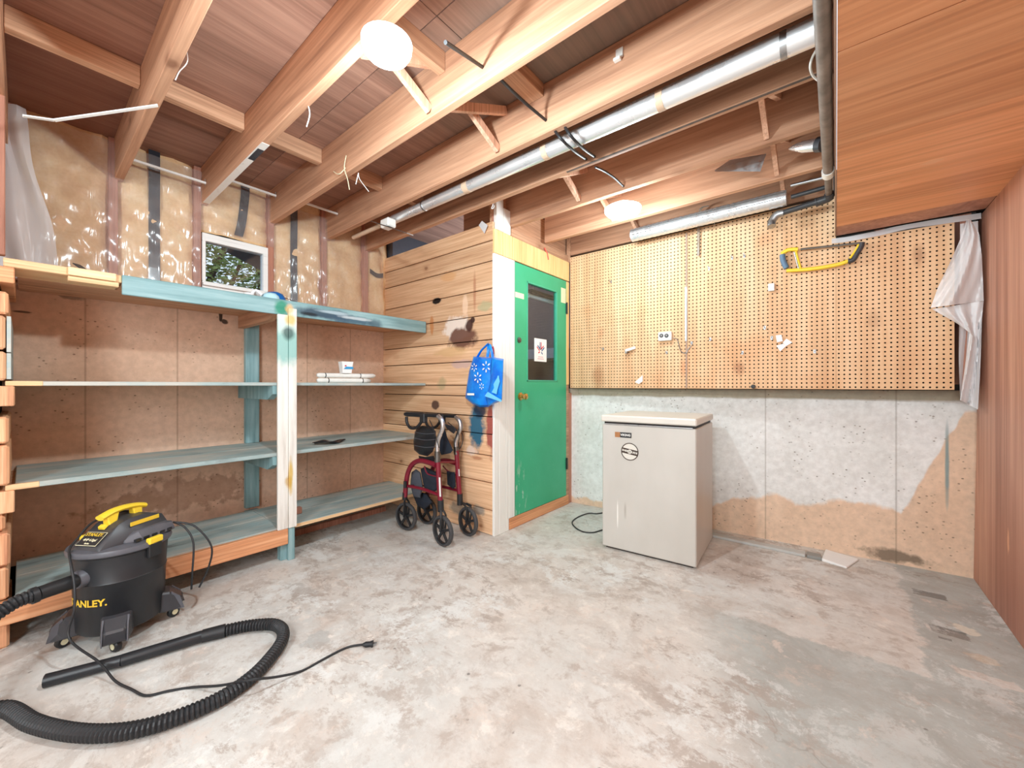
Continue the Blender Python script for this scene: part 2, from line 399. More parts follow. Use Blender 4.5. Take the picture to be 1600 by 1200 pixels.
# floor
m = NM('floor_concrete', .72, 0, .35)
n1 = m.noise(m.co, .9, 6, .6, .4); n2 = m.noise(m.vm('ADD', m.co, (9, 4, 0)), 3.2, 7, .68, .6); n3 = m.noise(m.co, 26, 5, .7); n4 = m.noise(m.vm('ADD', m.co, (3, 8, 1)), 8, 7, .72, .3)
col = m.mix(m.mr(n1, .38, .62), C(224, 216, 208), C(208, 208, 204))
col = m.mix(m.mr(n2, .50, .64, 0, .75), col, C(200, 188, 178))
col = m.mix(m.mr(n2, .42, .32, 0, .8), col, C(228, 226, 220))
col = m.mix(m.mr(n4, .54, .64, 0, .75), col, C(180, 166, 156))
col = m.mix(m.mr(n4, .43, .35, 0, .8), col, C(236, 230, 222))
# grey painted area along the plywood wall, with a ragged edge
X, Y, Z = m.sep(m.co)
jag = m.ma('MULTIPLY', m.ma('SUBTRACT', m.noise(m.co, 9, 5, .7), .5), .16)
gx = m.ma('ADD', X, jag); gy = m.ma('ADD', Y, jag)
k1 = m.mr(gx, .265, .285); k2 = m.ma('MULTIPLY', m.mr(gy, 2.10, 2.08), m.mr(m.ma('ADD', gx, m.ma('MULTIPLY', Y, .30)), .06, .30))
kg = m.ma('MAXIMUM', k1, k2)
grey = m.mix(m.mr(n2, .4, .62), C(184, 190, 187), C(170, 172, 168)); grey = m.mix(m.mr(n4, .60, .66, 0, .8), grey, C(222, 210, 200))
col = m.mix(m.ma('MULTIPLY', kg, .92), col, grey)
for (px, py, rx, ry, c, op) in ((1512, 985, .04, .05, (232, 224, 208), .9), (1538, 1030, .06, .03, (224, 204, 180), .7), (1545, 1062, .10, .03, (232, 218, 208), .7),
        (1290, 880, .15, .05, (200, 186, 170), .5), (565, 940, .0, .0, (0,0,0), 0), (498, 1000, .10, .05, (176, 178, 176), .7), (430, 890, .25, .06, (222, 216, 208), .6), (470, 925, .16, .05, (176, 174, 170), .6), (600, 850, .3, .07, (226, 222, 214), .5)):
    if op:
        p = atz(px, py, 0); col = m.mix(m.ma('MULTIPLY', m.blob(tuple(p), (rx * .8, ry, None), .10, 1.3, 15), op * .9), col, C(*c))
for (px, py, rx, ry, rot, c) in ((1483, 988, .055, .036, .12, (116, 116, 112)), (1452, 929, .06, .034, .1, (122, 122, 118)), (1477, 998, .02, .01, .1, (126, 126, 122))):
    p = atz(px, py, 0); v = m.vm('SUBTRACT', m.co, tuple(p)); v = m.vm('MULTIPLY', v, (1/rx, 1/ry, 0)); v = m.vm('ABSOLUTE', v); sx_, sy_, _z = m.sep(v)
    d = m.ma('ADD', m.ma('MAXIMUM', sx_, sy_), m.ma('MULTIPLY', m.ma('SUBTRACT', m.noise(m.co, 30, 4, .7), .5), .5)); col = m.mix(m.mr(d, 1.04, .96, 0, .9), col, C(*c))
# cracks
cr = m.voro(m.vm('ADD', m.co, m.vm('MULTIPLY', m.noise(m.co, 3, 4, color=True), (.5, .5, 0))), .5, 'DISTANCE_TO_EDGE')
col = m.mix(m.ma('MULTIPLY', m.mr(cr, .0022, .0008), m.mr(n1, .45, .6, 0, .5)), col, C(120, 104, 92))
sp = m.voro(m.vm('MULTIPLY', m.co, (14, 14, 14)), 1.0); col = m.mix(m.ma('MULTIPLY', m.mr(sp, .11, .05), m.mr(n4, .5, .6)), col, C(96, 86, 78))
col = m.mix(m.mr(n3, .35, .7, 0, .22), col, C(166, 152, 142))
n5 = m.noise(m.vm('MULTIPLY', m.co, (1, 1.5, 1)), 5.5, 12, .80, .3); n6 = m.noise(m.vm('ADD', m.co, (5, 2, 0)), 4.0, 12, .82, .2)
msk = m.mr(m.noise(m.vm('ADD', m.co, (2, 7, 3)), 1.3, 3), .42, .58, .25, 1)
col = m.mix(m.ma('MULTIPLY', m.mr(n5, .515, .56, 0, .75), msk), col, C(170, 156, 146)); col = m.mix(m.ma('MULTIPLY', m.mr(n6, .52, .57, 0, .7), msk), col, C(228, 230, 228)); col = m.mix(m.mr(n6, .44, .39, 0, .3), col, C(222, 202, 188))
m.color(col); m.bump(m.ma('ADD', n3, n4), .22, .004); M['floor'] = m.mat

# insulation, plastic, misc
m = NM('kraft_insulation', .9, 0, .1); n = m.noise(m.co, 9, 6, .65); n2 = m.noise(m.co, 60, 4, .7)
col = m.ramp(n, [(.25, C(222, 176, 130)), (.5, C(240, 204, 156)), (.72, C(248, 222, 182))]); col = m.mix(m.mr(n2, .4, .7, 0, .3), col, C(210, 160, 120))
m.color(col); m.bump(m.ma('ADD', n, n2), .25, .006); M['insul'] = m.mat
def plastic(name, alpha, rough=.12, tint=(235, 238, 240), haze=.15):
    m = NM(name); N = m.N; out = N['Material Output']
    tr = N.new('ShaderNodeBsdfTransparent'); tr.inputs[0].default_value = (1, 1, 1, 1)
    gl = N.new('ShaderNodeBsdfGlossy'); gl.inputs['Roughness'].default_value = rough
    df = N.new('ShaderNodeBsdfDiffuse'); df.inputs[0].default_value = C(*tint)
    v = m.vm('MULTIPLY', m.co, (3, 14, 2.0)); n = m.noise(v, .9, 1.5, .45, 1.8)
    bp = N.new('ShaderNodeBump'); bp.inputs['Strength'].default_value = .5; bp.inputs['Distance'].default_value = .02; m.L(n, bp.inputs['Height']); m.L(bp.outputs[0], gl.inputs['Normal'])
    m1 = N.new('ShaderNodeMixShader'); m1.inputs[0].default_value = haze; m.L(gl.outputs[0], m1.inputs[1]); m.L(df.outputs[0], m1.inputs[2])
    m2 = N.new('ShaderNodeMixShader'); m2.inputs[0].default_value = alpha; m.L(tr.outputs[0], m2.inputs[1]); m.L(m1.outputs[0], m2.inputs[2])
    m.L(m2.outputs[0], out.inputs['Surface']); return m.mat
M['vapour'] = plastic('vapour_sheet', .20, .20, haze=.55)
M['poly'] = plastic('poly_sheet', .70, .35, (236, 236, 238), .90)
M['tape'] = plain('black_tape', (44, 46, 54), .25, spec=.5)
M['tapetan'] = plain('tan_tape', (206, 176, 150), .5)
M['mask'] = plain('masking_tape', (238, 232, 196), .6)
M['black'] = plain('black_plastic', (34, 35, 38), .5, spec=.5, var=.15)
M['tank'] = plain('tank_plastic', (36, 38, 42), .42, spec=.5, var=.2, scale=12)
M['grey'] = plain('charcoal_plastic', (92, 93, 100), .4, spec=.5, var=.1)
M['dgrey'] = plain('dark_grey_plastic', (62, 62, 66), .4, spec=.5)
M['rubber'] = plain('tyre_rubber', (70, 70, 72), .6)
M['yellow'] = plain('yellow_plastic', (250, 216, 60), .35, spec=.5)
M['ytext'] = plain('yellow_print', (240, 200, 60), .5)
M['whiteprint'] = plain('white_print', (240, 240, 236), .5)
M['padblack'] = plain('black_vinyl', (32, 34, 38), .3, spec=.5, scale=60, bump=.2)
M['fabric'] = plain('dark_fabric', (40, 46, 58), .85, scale=80, bump=.3)
M['gfabric'] = plain('grey_fabric', (84, 88, 98), .85, scale=80, bump=.3)
M['red'] = plain('burgundy_metal_paint', (124, 22, 44), .3, spec=.6, var=.08)
M['silver'] = metal('silver_tube', (214, 214, 216), .32)
M['duct'] = metal('shiny_duct', (246, 248, 250), .30, .35, 9)
M['duct2'] = metal('ribbed_duct', (222, 224, 226), .30, .3, 16)
for k_ in ('duct', 'duct2'): M[k_].node_tree.nodes['Principled BSDF'].inputs['Metallic'].default_value = .75
M['galv'] = metal('galvanised_metal', (176, 178, 180), .38)
M['brass'] = metal('brass', (214, 178, 110), .28)
M['steel'] = metal('dull_steel', (122, 120, 116), .45)
M['hinge'] = plain('dark_hinge', (40, 50, 44), .5)
M['abs'] = plain('black_pipe', (58, 58, 60), .35, spec=.5)
M['oldpipe'] = plain('weathered_pipe', (124, 112, 104), .5, var=.45, scale=14)
M['pvc'] = plain('white_pvc', (232, 230, 224), .4, spec=.5)
M['strip'] = plain('white_plastic_strip', (240, 240, 236), .4)
M['paper'] = plain('white_paper', (242, 242, 240), .6, var=.02)
M['bagblue'] = NM('blue_bag_film', .35, 0, .5)
m = M['bagblue']; n = m.noise(m.co, 12, 4); m.color(m.mix(m.mr(n, .35, .65), C(10, 104, 214), C(20, 148, 240))); m.bump(n, .5, .02); M['bagblue'] = m.mat
M['baglight'] = plain('light_blue_print', (110, 196, 244), .4)
M['bluedisc'] = plain('blue_plastic', (14, 100, 176), .35, spec=.5)
M['lightblue'] = plain('pale_blue_cloth', (176, 218, 232), .7, scale=50, bump=.3)
M['green'] = NM('green_door_paint', .38, 0, .5)
m = M['green']; n = m.noise(m.co, 60, 5, .7); n0 = m.noise(m.co, 2, 3)
col = m.mix(m.mr(n0, .35, .65), C(52, 172, 124), C(66, 184, 138)); col = m.mix(m.mr(n, .66, .72, 0, .5), col, C(180, 214, 180))
x_, y_, z_ = m.sep(m.co)
ch = m.ma('MULTIPLY', m.mr(m.noise(m.vm('MULTIPLY', m.co, (1, 1, .35)), 30, 4), .56, .60), m.mr(m.ma('ADD', z_, m.ma('MULTIPLY', y_, .5)), 1.75, 1.2, 0, 1))
ch = m.ma('MULTIPLY', ch, m.blob((-1.85, 2.40, .3), (None, .07, .22), .5, .3, 9)); col = m.mix(ch, col, C(226, 236, 226))
m.color(col); m.bump(n, .12, .003); M['green'] = m.mat
M['greenedge'] = plain('green_trim_paint', (72, 178, 140), .45)
m = NM('door_glass', .03, 0, .5); m.color((.75, .8, .82, 1)); m.p.inputs['Transmission Weight'].default_value = 0
N = m.N; tr = N.new('ShaderNodeBsdfTransparent'); tr.inputs[0].default_value = (.80, .84, .88, 1); gl = N.new('ShaderNodeBsdfGlossy'); gl.inputs['Roughness'].default_value = .03
mx = N.new('ShaderNodeMixShader'); mx.inputs[0].default_value = .07; m.L(tr.outputs[0], mx.inputs[1]); m.L(gl.outputs[0], mx.inputs[2]); m.L(mx.outputs[0], N['Material Output'].inputs[0]); M['glass'] = m.mat
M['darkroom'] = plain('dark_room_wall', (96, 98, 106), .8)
M['bench'] = plain('grey_bench_paint', (150, 160, 172), .6)
m = NM('freezer_enamel', .32, 0, .5); n = m.noise(m.vm('MULTIPLY', m.co, (1, 1, .5)), 3, 4)
col = m.mix(m.mr(n, .35, .65), C(208, 205, 198), C(200, 196, 188)); b = m.noise(m.vm('MULTIPLY', m.co, (60, 60, 5)), 1, 4)
M['frz_m'] = m
sx = m.blob((.105, 0, .235), (.004, None, .085), .3, .3, 20); col = m.mix(m.ma('MULTIPLY', sx, .9), col, C(246, 244, 238))
sx = m.blob((.155, 0, .27), (.006, None, .04), .6, .5, 20); col = m.mix(m.ma('MULTIPLY', sx, .5), col, C(150, 142, 130))
m.color(col); M['frz'] = m.mat
M['frzlid'] = plain('lid_enamel', (226, 222, 212), .35, spec=.5, var=.03, scale=4)
M['gasket'] = plain('black_gasket', (40, 34, 32), .6)
m = NM('pegboard_hardboard', .6); x_, y_, z_ = m.sep(m.co)
n = m.noise(m.vm('MULTIPLY', m.co, (9, 9, .8)), 1, 5, .6); n2 = m.noise(m.co, 2.4, 5, .6); n3 = m.noise(m.co, 40, 4, .7)
col = m.ramp(n, [(.28, C(206, 158, 118)), (.5, C(226, 184, 142)), (.75, C(240, 206, 168))])
col = m.mix(m.mr(n2, .52, .70, 0, .5), col, C(214, 156, 110)); col = m.mix(m.mr(n3, .55, .8, 0, .25), col, C(200, 150, 110))
for (px, py, rx, rz, c, op) in ((935, 590, .05, .09, (170, 108, 70), .5), (940, 520, .03, .04, (196, 130, 90), .4), (1155, 575, .03, .04, (150, 90, 60), .5), (1070, 575, .03, .06, (206, 132, 90), .5), (1195, 375, .05, .05, (206, 140, 96), .4), (1365, 500, .03, .05, (176, 130, 96), .4), (1435, 400, .02, .05, (150, 104, 76), .5)):
    p = aty(px, py, 3.12); col = m.mix(m.ma('MULTIPLY', m.blob(tuple(p), (rx, None, rz), .5, .6, 12), op), col, C(*c))
m.color(col); M['peg'] = m.mat
M['darkgap'] = plain('dark_void', (26, 22, 20), .95, spec=.1)  # near-black; puts the shade of gaps and recesses into the colour
M['darkboard'] = plain('dark_grey_board', (66, 66, 62), .8)
M['rearwall'] = plain('rear_wall_paint', (232, 232, 230), .8)
M['roomwood'] = plain('weathered_strip', (176, 150, 132), .6)
m = NM('lamp_glow'); em = m.N.new('ShaderNodeEmission'); em.inputs[0].default_value = (1, .97, .93, 1); em.inputs[1].default_value = 9; m.L(em.outputs[0], m.N['Material Output'].inputs[0]); M['glow'] = m.mat
M['leafm'] = plain('leaf_green', (140, 160, 92), .6, var=.35, scale=20)
M['bark'] = plain('tree_bark', (96, 82, 74), .9, var=.3)
M['slate'] = plain('grey_eave', (96, 104, 108), .8)
M['conn'] = plain('grey_connector', (146, 146, 142), .5)
M['raceway'] = plain('grey_raceway', (190, 190, 186), .5)
M['cupblue'] = plain('blue_band', (60, 160, 214), .5)
M['redink'] = plain('red_ink', (214, 60, 76), .5)
M['blueink'] = plain('blue_ink', (44, 84, 140), .5)
M['pinkink'] = plain('pale_ink', (226, 176, 180), .5)
M['crayon'] = plain('red_wax_mark', (214, 96, 80), .6)
M['bag_white'] = plain('white_glove', (232, 236, 238), .8)
M['browntag'] = plain('bronze_badge', (176, 122, 78), .4)
M['brownink'] = plain('brown_ink', (66, 48, 38), .5)
M['bluegrey'] = plain('bluegrey_grip', (96, 124, 150), .5)

# ------------------------------------------------------------------ dimensions of the room
ZJ0, ZJ1 = 2.245, 2.48            # joist bottom, deck underside
XW = -3.243                        # concrete wall below the shelves
XS = -3.185                        # stud wall above
XD = -1.868                        # wall with the green door
XR = .591                          # plywood wall
YP = 2.0975                        # face of the plank wall
YG = 3.12                          # pegboard face
ZS = 1.965                         # soffit underside
YB = -2.6                          # rear wall behind the camera

# floor
o = MB().box(-3.6, 1.2, YB - .3, 3.8, -.12, 0).build('floor', M['floor']); st(o, 'worn concrete floor with patches of grey paint', 'floor')

# ceiling: deck panels, joists, blocks, braces
ceil = struct('ceiling', 'open ceiling of wooden joists under a plywood deck', 'ceiling')
ys = [YB, -1.45, -.22, 1.0, 2.22, 3.44]
for i in range(5):
    for (xa, xb) in ((-3.3, -2.404), (-2.40, -1.184), (-1.18, .0)):
        MB().box(xa, xb, ys[i], ys[i+1] - .004, ZJ1, ZJ1 + .018).build('plywood_panel', M['deck'], ceil)
JF = [-1.66, -1.25, -.85, -.45, -.045, .367, .765, 1.165, 1.574, 1.922, 2.318, 2.752, 3.17]  # far faces
for y in JF:
    x0 = XS - .02 if y < 2.0 else XD - .6
    if abs(y - 2.752) < .01 or y > 3: x0 = XD + .004 - .0
    if abs(y - 2.318) < .01: x0 = XD - .5
    b = MB().box(x0, -.012, y - .038, y, ZJ0, ZJ1 - .001)
    b.build('joist', M['joist'], ceil, bevel=.003)
MB().box(-1.15, -.02, 1.886, 1.899, ZJ0 - .002, ZJ0 - .0001).build('waney_edge', M['bark'], ceil)
MB().box(-3.15, -2.15, .729, .763, ZJ0 - .0015, ZJ0 - .0001).build('paint_streak', M['white'], ceil)
MB().box(-2.36, -2.22, .735, .763, ZJ0 - .0022, ZJ0 - .0016).build('paint_stain', M['tape'], ceil)
def nail(px_x, j, w=.085, h=.038, z1=ZJ1):      # block between joists j and j+1
    MB().box(px_x - w/2, px_x + w/2, JF[j] + .001, JF[j+1] - .039, z1 - h - .001, z1 - .001).build('nailer_block', M['joist_y'], ceil, bevel=.002)
for j in (4, 5, 6, 7, 8): nail(-2.40, j, .045, .085)
nail(-1.30, 6, .04, .085); nail(-1.10, 7, .085, .06); nail(-1.18, 5, .05, .06)
def xbrace(x, j, both=True):
    ya, yb = JF[j] + .004, JF[j+1] - .042
    MB().beam((x, ya, ZJ1 - .03), (x, yb, ZJ0 + .03), .038, .022, (1, 0, 0)).build('brace', M['brace'], ceil)
    if both: MB().beam((x + .05, ya, ZJ0 + .03), (x + .05, yb, ZJ1 - .03), .038, .022, (1, 0, 0)).build('brace', M['brace'], ceil)
for j, x in ((6, -1.38), (7, -1.34), (9, -1.29), (10, -1.25)): xbrace(x, j)
xbrace(-1.22, 11, False)
for j in (9, 10, 11): xbrace(-.26, j)
for j in (0, 1, 2, 3): xbrace(-1.3, j)

# left wall: concrete below, insulated stud wall above with a window
wl = struct('wall_left', 'peach concrete wall with insulated stud wall above', 'wall')
MB().box(XW - .2, XW, -.1, 2.2, 0, 1.60).build('concrete', M['conc_left'], wl)
MB().box(XW - .01, XS - .005, -.2, 2.25, 1.60, 1.64).build('sill_plate', M['stud'], wl)
WY0, WY1, WZ0, WZ1 = .735, 1.125, 1.70, 2.065          # window hole
for y in (-.05, .33, .715, 1.145, 1.535, 1.90):
    b = MB().box(XS - .085, XS, y - .024, y + .014, 1.64, ZJ1 - .002); b.build('stud', M['stud'], wl, bevel=.002)
def batt(y0, y1, z0, z1):
    def f(u, v):
        e = (math.sin(PI * u) ** .35) * (math.sin(PI * min(1, max(0, v * .96 + .02))) ** .25)
        wv = .008 * math.sin(u * 9 + v * 5 + y0 * 7) + .006 * math.sin(v * 23 + u * 4) + .006 * random.uniform(-1, 1)
        return (XS - .045 + .035 * e + wv, y0 + (y1 - y0) * u, z0 + (z1 - z0) * v)
    MB().sheet(f, 14, 24).build('insulation_batt', M['insul'], wl, smooth=True)
ed = [-.2, -.05, .33, .715, 1.145, 1.535, 1.90, 2.15]
for a, b_ in zip(ed, ed[1:]):
    if abs(a - .715) < .01: batt(a + .014, b_ - .024, WZ1 + .01, ZJ1)
    else: batt(a + .014, b_ - .024, 1.64, ZJ1)
MB().box(XS - .16, XS - .10, -.3, WY0, 1.60, ZJ1).build('sheathing', M['darkgap'], wl)
MB().box(XS - .16, XS - .10, WY1, 2.3, 1.60, ZJ1).build('sheathing', M['darkgap'], wl)
MB().box(XS - .16, XS - .10, WY0, WY1, WZ1, ZJ1).build('sheathing', M['darkgap'], wl)
MB().box(XS - .16, XS - .10, WY0, WY1, 1.60, WZ0).build('sheathing', M['darkgap'], wl)
def tape(y, w, z0, z1, dy=0):
    def f(u, v): return (XS + .004 + .004 * math.sin(v * 9), y - w/2 + w * u + dy * (1 - v) ** 2, z0 + (z1 - z0) * v)
    MB().sheet(f, 1, 10).build('tape_strip', M['tape'], wl, solid=.001)
tape(.50, .052, 1.60, ZJ1); tape(.975, .052, WZ1 + .03, ZJ1 - .02, -.04); tape(1.295, .05, 1.60, ZJ1 - .02)
def htape(u, v):
    return (XS + .01 + .003 * math.sin(u * 9), 1.925 + .13 * u, 2.055 - .025 * math.sin(u * 2.6) + .04 * v)
MB().sheet(htape, 8, 1).build('tape_strip', M['tape'], wl, solid=.001)
MB().sheet(lambda u, v: (XS + .01, 1.925 + .14 * u, 1.60 + .05 * v), 2, 1).build('tape_strip', M['tape'], wl, solid=.001)
# vapour barrier: clear wrinkled sheet stapled over the studs, cut round the window
def vs(y0, y1, z0, z1, amp=.010, nu=40, nv=40, seed=0):
    def f(u, v):
        y = y0 + (y1 - y0) * u; z = z0 + (z1 - z0) * v
        k = math.sin(PI * u) ** .5 if 0 < u < 1 else 0
        wv = amp * (math.sin(y * 31 + z * 17 + seed) + .7 * math.sin(y * 53 - z * 29 + 2 * seed) + .5 * math.sin(z * 61 + y * 13) + .6 * math.sin((y * 3 + z * 2) * 22 + seed))
        return (XS + .022 + wv * .8 + .006 * k, y, z)
    MB().sheet(f, nu, nv).build('vapour_sheet', M['vapour'], wl, smooth=True)
vs(.02, .72, 1.61, 2.44, .005, seed=1); vs(.72, 1.15, WZ1 + .005, 2.44, .004, 26, 24, 2); vs(1.15, 2.05, 1.61, 2.40, .004, 44, 40, 3)
# loose fold of plastic at the near end of the wall
def fold(u, v):
    return (XS + .03 + .05 * u + .012 * math.sin(u * 14 + v * 3), -.13 + (.26 - .13 * v) * u + .010 * math.sin(v * 9 + u * 5), 1.60 + .84 * v)
MB().sheet(fold, 16, 24).build('plastic_fold', M['poly'], wl, smooth=True)

# window
win = struct('window_1', 'small white framed basement window facing leafy branches', 'window')
WX = XS - .035
MB().box(WX - .03, WX + .03, WY0, WY1, WZ1 - .052, WZ1).build('window_frame', M['winframe'], win, bevel=.003)
MB().box(WX - .03, WX + .03, WY0, WY1, WZ0, WZ0 + .05).build('window_frame', M['winframe'], win, bevel=.003)
MB().box(WX - .03, WX + .03, WY1 - .034, WY1, WZ0 + .05, WZ1 - .052).build('window_frame', M['winframe'], win, bevel=.003)
MB().box(WX - .03, WX + .03, WY0, WY0 + .02, WZ0 + .05, WZ1 - .052).build('window_frame', M['winframe'], win, bevel=.003)
MB().box(WX + .03, XS + .02, WY0, WY1, WZ0 + .02, WZ0 + .04).build('window_sill', M['winframe'], win, bevel=.002)
MB().box(WX - .002, WX + .002, WY0 + .02, WY1 - .034, WZ0 + .05, WZ1 - .052).build('pane', M['glass'], win)

# outside the window: tree and the slope of an eave
tr = thing('tree', 'leafy tree branches seen outside the small basement window', 'tree', (-5.2, 1.35, 1.3))
st(MB().box(-7.5, -3.65, -1.5, 4.5, 1.2, 1.3).build('ground', M['bark']), 'bare ground outside the basement window', 'ground')
for k, (y, dy, r) in enumerate(((1.0, .35, .03), (1.25, .3, .018), (1.45, -.3, .05), (1.6, .2, .015), (1.8, .5, .02), (1.15, -.2, .012), (1.95, -.2, .022), (1.35, .6, .014), (2.1, .3, .016))):
    pts = spline([(-5.2 + .1 * (k % 3), y, 1.29), (-5.15, y + dy * .3, 1.7), (-5.3, y + dy * .8, 2.2), (-5.2, y + dy * 1.5, 2.9)], .15)
    MB().tube(pts, r, 7).build('branch', M['bark'], tr, smooth=True)
lf = MB()
for i in range(15000):
    y = random.uniform(.6, 2.5); z = random.uniform(1.3, 2.9); x = random.uniform(-5.8, -4.9)
    a = random.uniform(0, 6.28); s = random.uniform(.007, .017); n = Vector((random.uniform(-1, 1), random.uniform(-1, 1), random.uniform(-1, 1))).normalized()
    t = n.cross(Vector((0, 0, 1))).normalized() if abs(n.z) < .95 else Vector((1, 0, 0)); b = n.cross(t); c = Vector((x, y, z))
    lf.add([c - t*s*2, c + b*s, c + t*s*2, c - b*s], [(0, 1, 2, 3)])
o = lf.build('foliage', M['leafm'], tr); o['kind'] = 'stuff'
e = MB().add([(-3.6, 1.02, 2.25), (-3.6, 1.5, 2.25), (-3.6, 1.5, 1.90), (-3.6, .98, 2.09), (-3.62, 1.02, 2.25), (-3.62, 1.5, 2.25), (-3.62, 1.5, 1.90), (-3.62, .98, 2.09)],
    [(0,1,2,3),(7,6,5,4),(0,4,5,1),(1,5,6,2),(2,6,7,3),(3,7,4,0)]).build('sloping_panel', M['slate'])
tag(e, 'grey sloping panel outside the basement window', 'panel')

# near partition: stacked timbers whose ends show at the left edge
wn = struct('wall_near', 'partition of stacked rough timbers at the left edge', 'wall')
tb = [(0.0, .10, -.034, -2.62), (.205, .335, -.036, -2.60), (.34, .475, -.032, -2.60), (.48, .545, -.045, -2.62), (.665, .83, -.034, -2.60), (.835, .945, -.036, -2.60), (1.09, 1.21, -.042, -2.60), (1.215, 1.355, -.044, -2.60), (1.36, 1.455, -.037, -2.62)]
for (z0, z1, y1, x1) in tb:
    MB().box(XW + .005, x1, -.16, y1, z0, z1 - .004).build('timber', M['endgrain'], wn, bevel=.008)
for (z0, z1) in ((1.095, 1.20), (1.205, 1.35)):
    MB().box(XW + .01, -2.605, -.041, -.030, z0, z1).build('teal_board', M['teal_y'], wn)
MB().box(XW + .01, -2.66, -.18, -.065, 0, 1.55).build('backing', M['darkgap'], wn)
MB().box(-2.66, -2.62, -.16, -.045, 1.60, ZJ0 + .1).build('upright_stud', M['stud'], wn, bevel=.003)
MB().box(XW, -2.62, YB, -.20, 0, ZJ1 - .02).build('panel', M['rearwall'], wn)

# plank wall (far end of the shelves)
wf = struct('wall_far', 'stained horizontal plank wall between shelves and green door', 'wall')
zs = [0.002, .18, .375, .567, .72, .845, .99, 1.07, 1.246, 1.395, 1.576, 1.76, 1.955, 2.10, 2.235]
for i, (a, b_) in enumerate(zip(zs, zs[1:])):
    dx = random.uniform(-.006, .003)
    tl = random.uniform(-.003, .003)
    x0, x1 = XW + .001, XD - .012 + dx
    y0 = YP + random.uniform(0, .004)
    MB().box(x0, x1, y0, YP + .022, a + .003, b_ - .003).build('plank', M['plank'], wf, bevel=.003)
MB().box(XW, XD - .03, YP + .023, YP + .03, 0, 2.22).build('backing', M['darkgap'], wf)
MB().box(XD - .05, XD - .02, YP + .03, YP + .07, 0, 2.3).build('corner_stud', M['stud'], wf)

# wall with the green door
wd = struct('wall_middle', 'wall of vertical pine panelling above the green door', 'wall')
DY0, DY1, DZ0, DZ1 = 2.338, 3.072, .086, 2.0
def pnl(y0, y1, z0, z1): MB().box(XD - .018, XD, y0 + .0015, y1 - .0015, z0, z1).build('panelling_board', M['pine'], wd, bevel=.002)
for a, b_ in ((2.10, 2.19), (2.19, 2.30), (2.30, 2.42), (2.42, 2.58), (2.58, 2.80), (2.80, 3.02), (3.02, 3.119)): pnl(a, b_, DZ1 + .008, 2.178)
MB().box(XD - .04, XD - .010, 2.30, 3.119, 2.18, 2.243).build('header_board', M['joist_y'], wd, bevel=.002)
MB().box(XD - .08, XD - .045, 2.14, 3.40, 2.18, ZJ1 - .01).build('header_board', M['joist_y'], wd)
MB().box(XD - .03, XD - .002, 2.125, 2.20, 2.182, 2.42).build('corner_post', M['white'], wd, bevel=.002)
MB().box(XD - .03, XD - .004, 2.205, 2.285, 2.182, 2.36).build('corner_post', M['white'], wd, bevel=.002)
MB().box(XD - .03, XD + .006, 3.1195, 3.1315, 2.18, ZJ1 - .01).build('filler_strip', M['joist_y'], wd)
MB().box(XD - .03, XD - .006, 3.078, 3.118, .0, 1.075).build('hinge_jamb', M['joist_y'], wd, bevel=.002)
MB().box(XD - .03, XD - .003, 3.076, 3.119, 1.075, DZ1).build('hinge_jamb', M['pine'], wd, bevel=.002)
MB().box(XD - .055, XD - .012, 3.112, 3.18, .0, 1.0).build('stud', M['stud'], wd, bevel=.002)
# sill board below the door
MB().box(XD - .03, XD - .001, 2.27, 3.11, .001, .082).build('sill_board', M['orange'], wd, bevel=.003)
t1 = struct('trim_1', 'white painted vertical boards left of the green door', 'trim')
for (a, b_, z0) in ((2.099, 2.152, .001), (2.154, 2.228, .001), (2.230, 2.262, .001), (2.264, 2.331, .086)):
    MB().box(XD - .02, XD - .001, a, b_, z0, DZ1 + .005).build('board', M['white'], t1, bevel=.002)
wax = MB().tube([Vector((XD + .001, 2.72, 2.205)), Vector((XD + .001, 2.76, 2.17)), Vector((XD + .002, 2.775, 2.12))], .006, 6)
o = wax.build('wax_mark', M['crayon'], wd, smooth=True)

# green door
door = struct('door_1', 'green painted door with a tall glass light', 'door')
GY0, GY1, GZ0, GZ1 = 2.487, 2.925, 1.10, 1.885
dm = MB()
for (a, b_, z0, z1) in ((DY0, GY0, DZ0, DZ1), (GY1, DY1, DZ0, DZ1), (GY0, GY1, DZ0, GZ0), (GY0, GY1, GZ1, DZ1)): dm.box(XD - .042, XD - .006, a, b_, z0, z1)
dm.build('door_slab', M['green'], door)
for (a, b_, z0, z1) in ((GY0, GY0 + .012, GZ0, GZ1), (GY1 - .012, GY1, GZ0, GZ1), (GY0, GY1, GZ0, GZ0 + .012), (GY0, GY1, GZ1 - .012, GZ1)):
    MB().box(XD - .03, XD - .002, a, b_, z0, z1).build('glazing_bead', M['greenedge'], door, bevel=.002)
MB().box(XD - .024, XD - .020, GY0, GY1, GZ0, GZ1).build('pane', M['glass'], door)
def knob(y, z, r, name='door_knob'):
    mt = Matrix.Translation((XD - .006, y, z)) @ Matrix.Rotation(PI/2, 4, 'Y')
    MB().lathe([(0, 0), (r * 1.15, 0), (r * 1.15, .006), (r * .5, .010), (r * .45, .030), (r * .8, .036), (r, .048), (r * .85, .060), (r * .3, .066), (0, .066)], mt, 18).build(name, M['brass'], door, smooth=True)
knob(DY0 + .065, .985, .026)
mt = Matrix.Translation((XD - .006, DY0 + .05, 1.415)) @ Matrix.Rotation(PI/2, 4, 'Y')
MB().lathe([(0, 0), (.021, 0), (.021, .007), (.012, .010), (.011, .016), (0, .016)], mt, 16).build('deadbolt', M['steel'], door, smooth=True)
for z in (1.76, .37): 
    MB().box(XD - .008, XD + .002, DY1 - .008, DY1 + .012, z - .05, z + .05).tube([(XD + .003, DY1 + .002, z - .05), (XD + .003, DY1 + .002, z + .05)], .006, 8).build('hinge', M['hinge'], door)
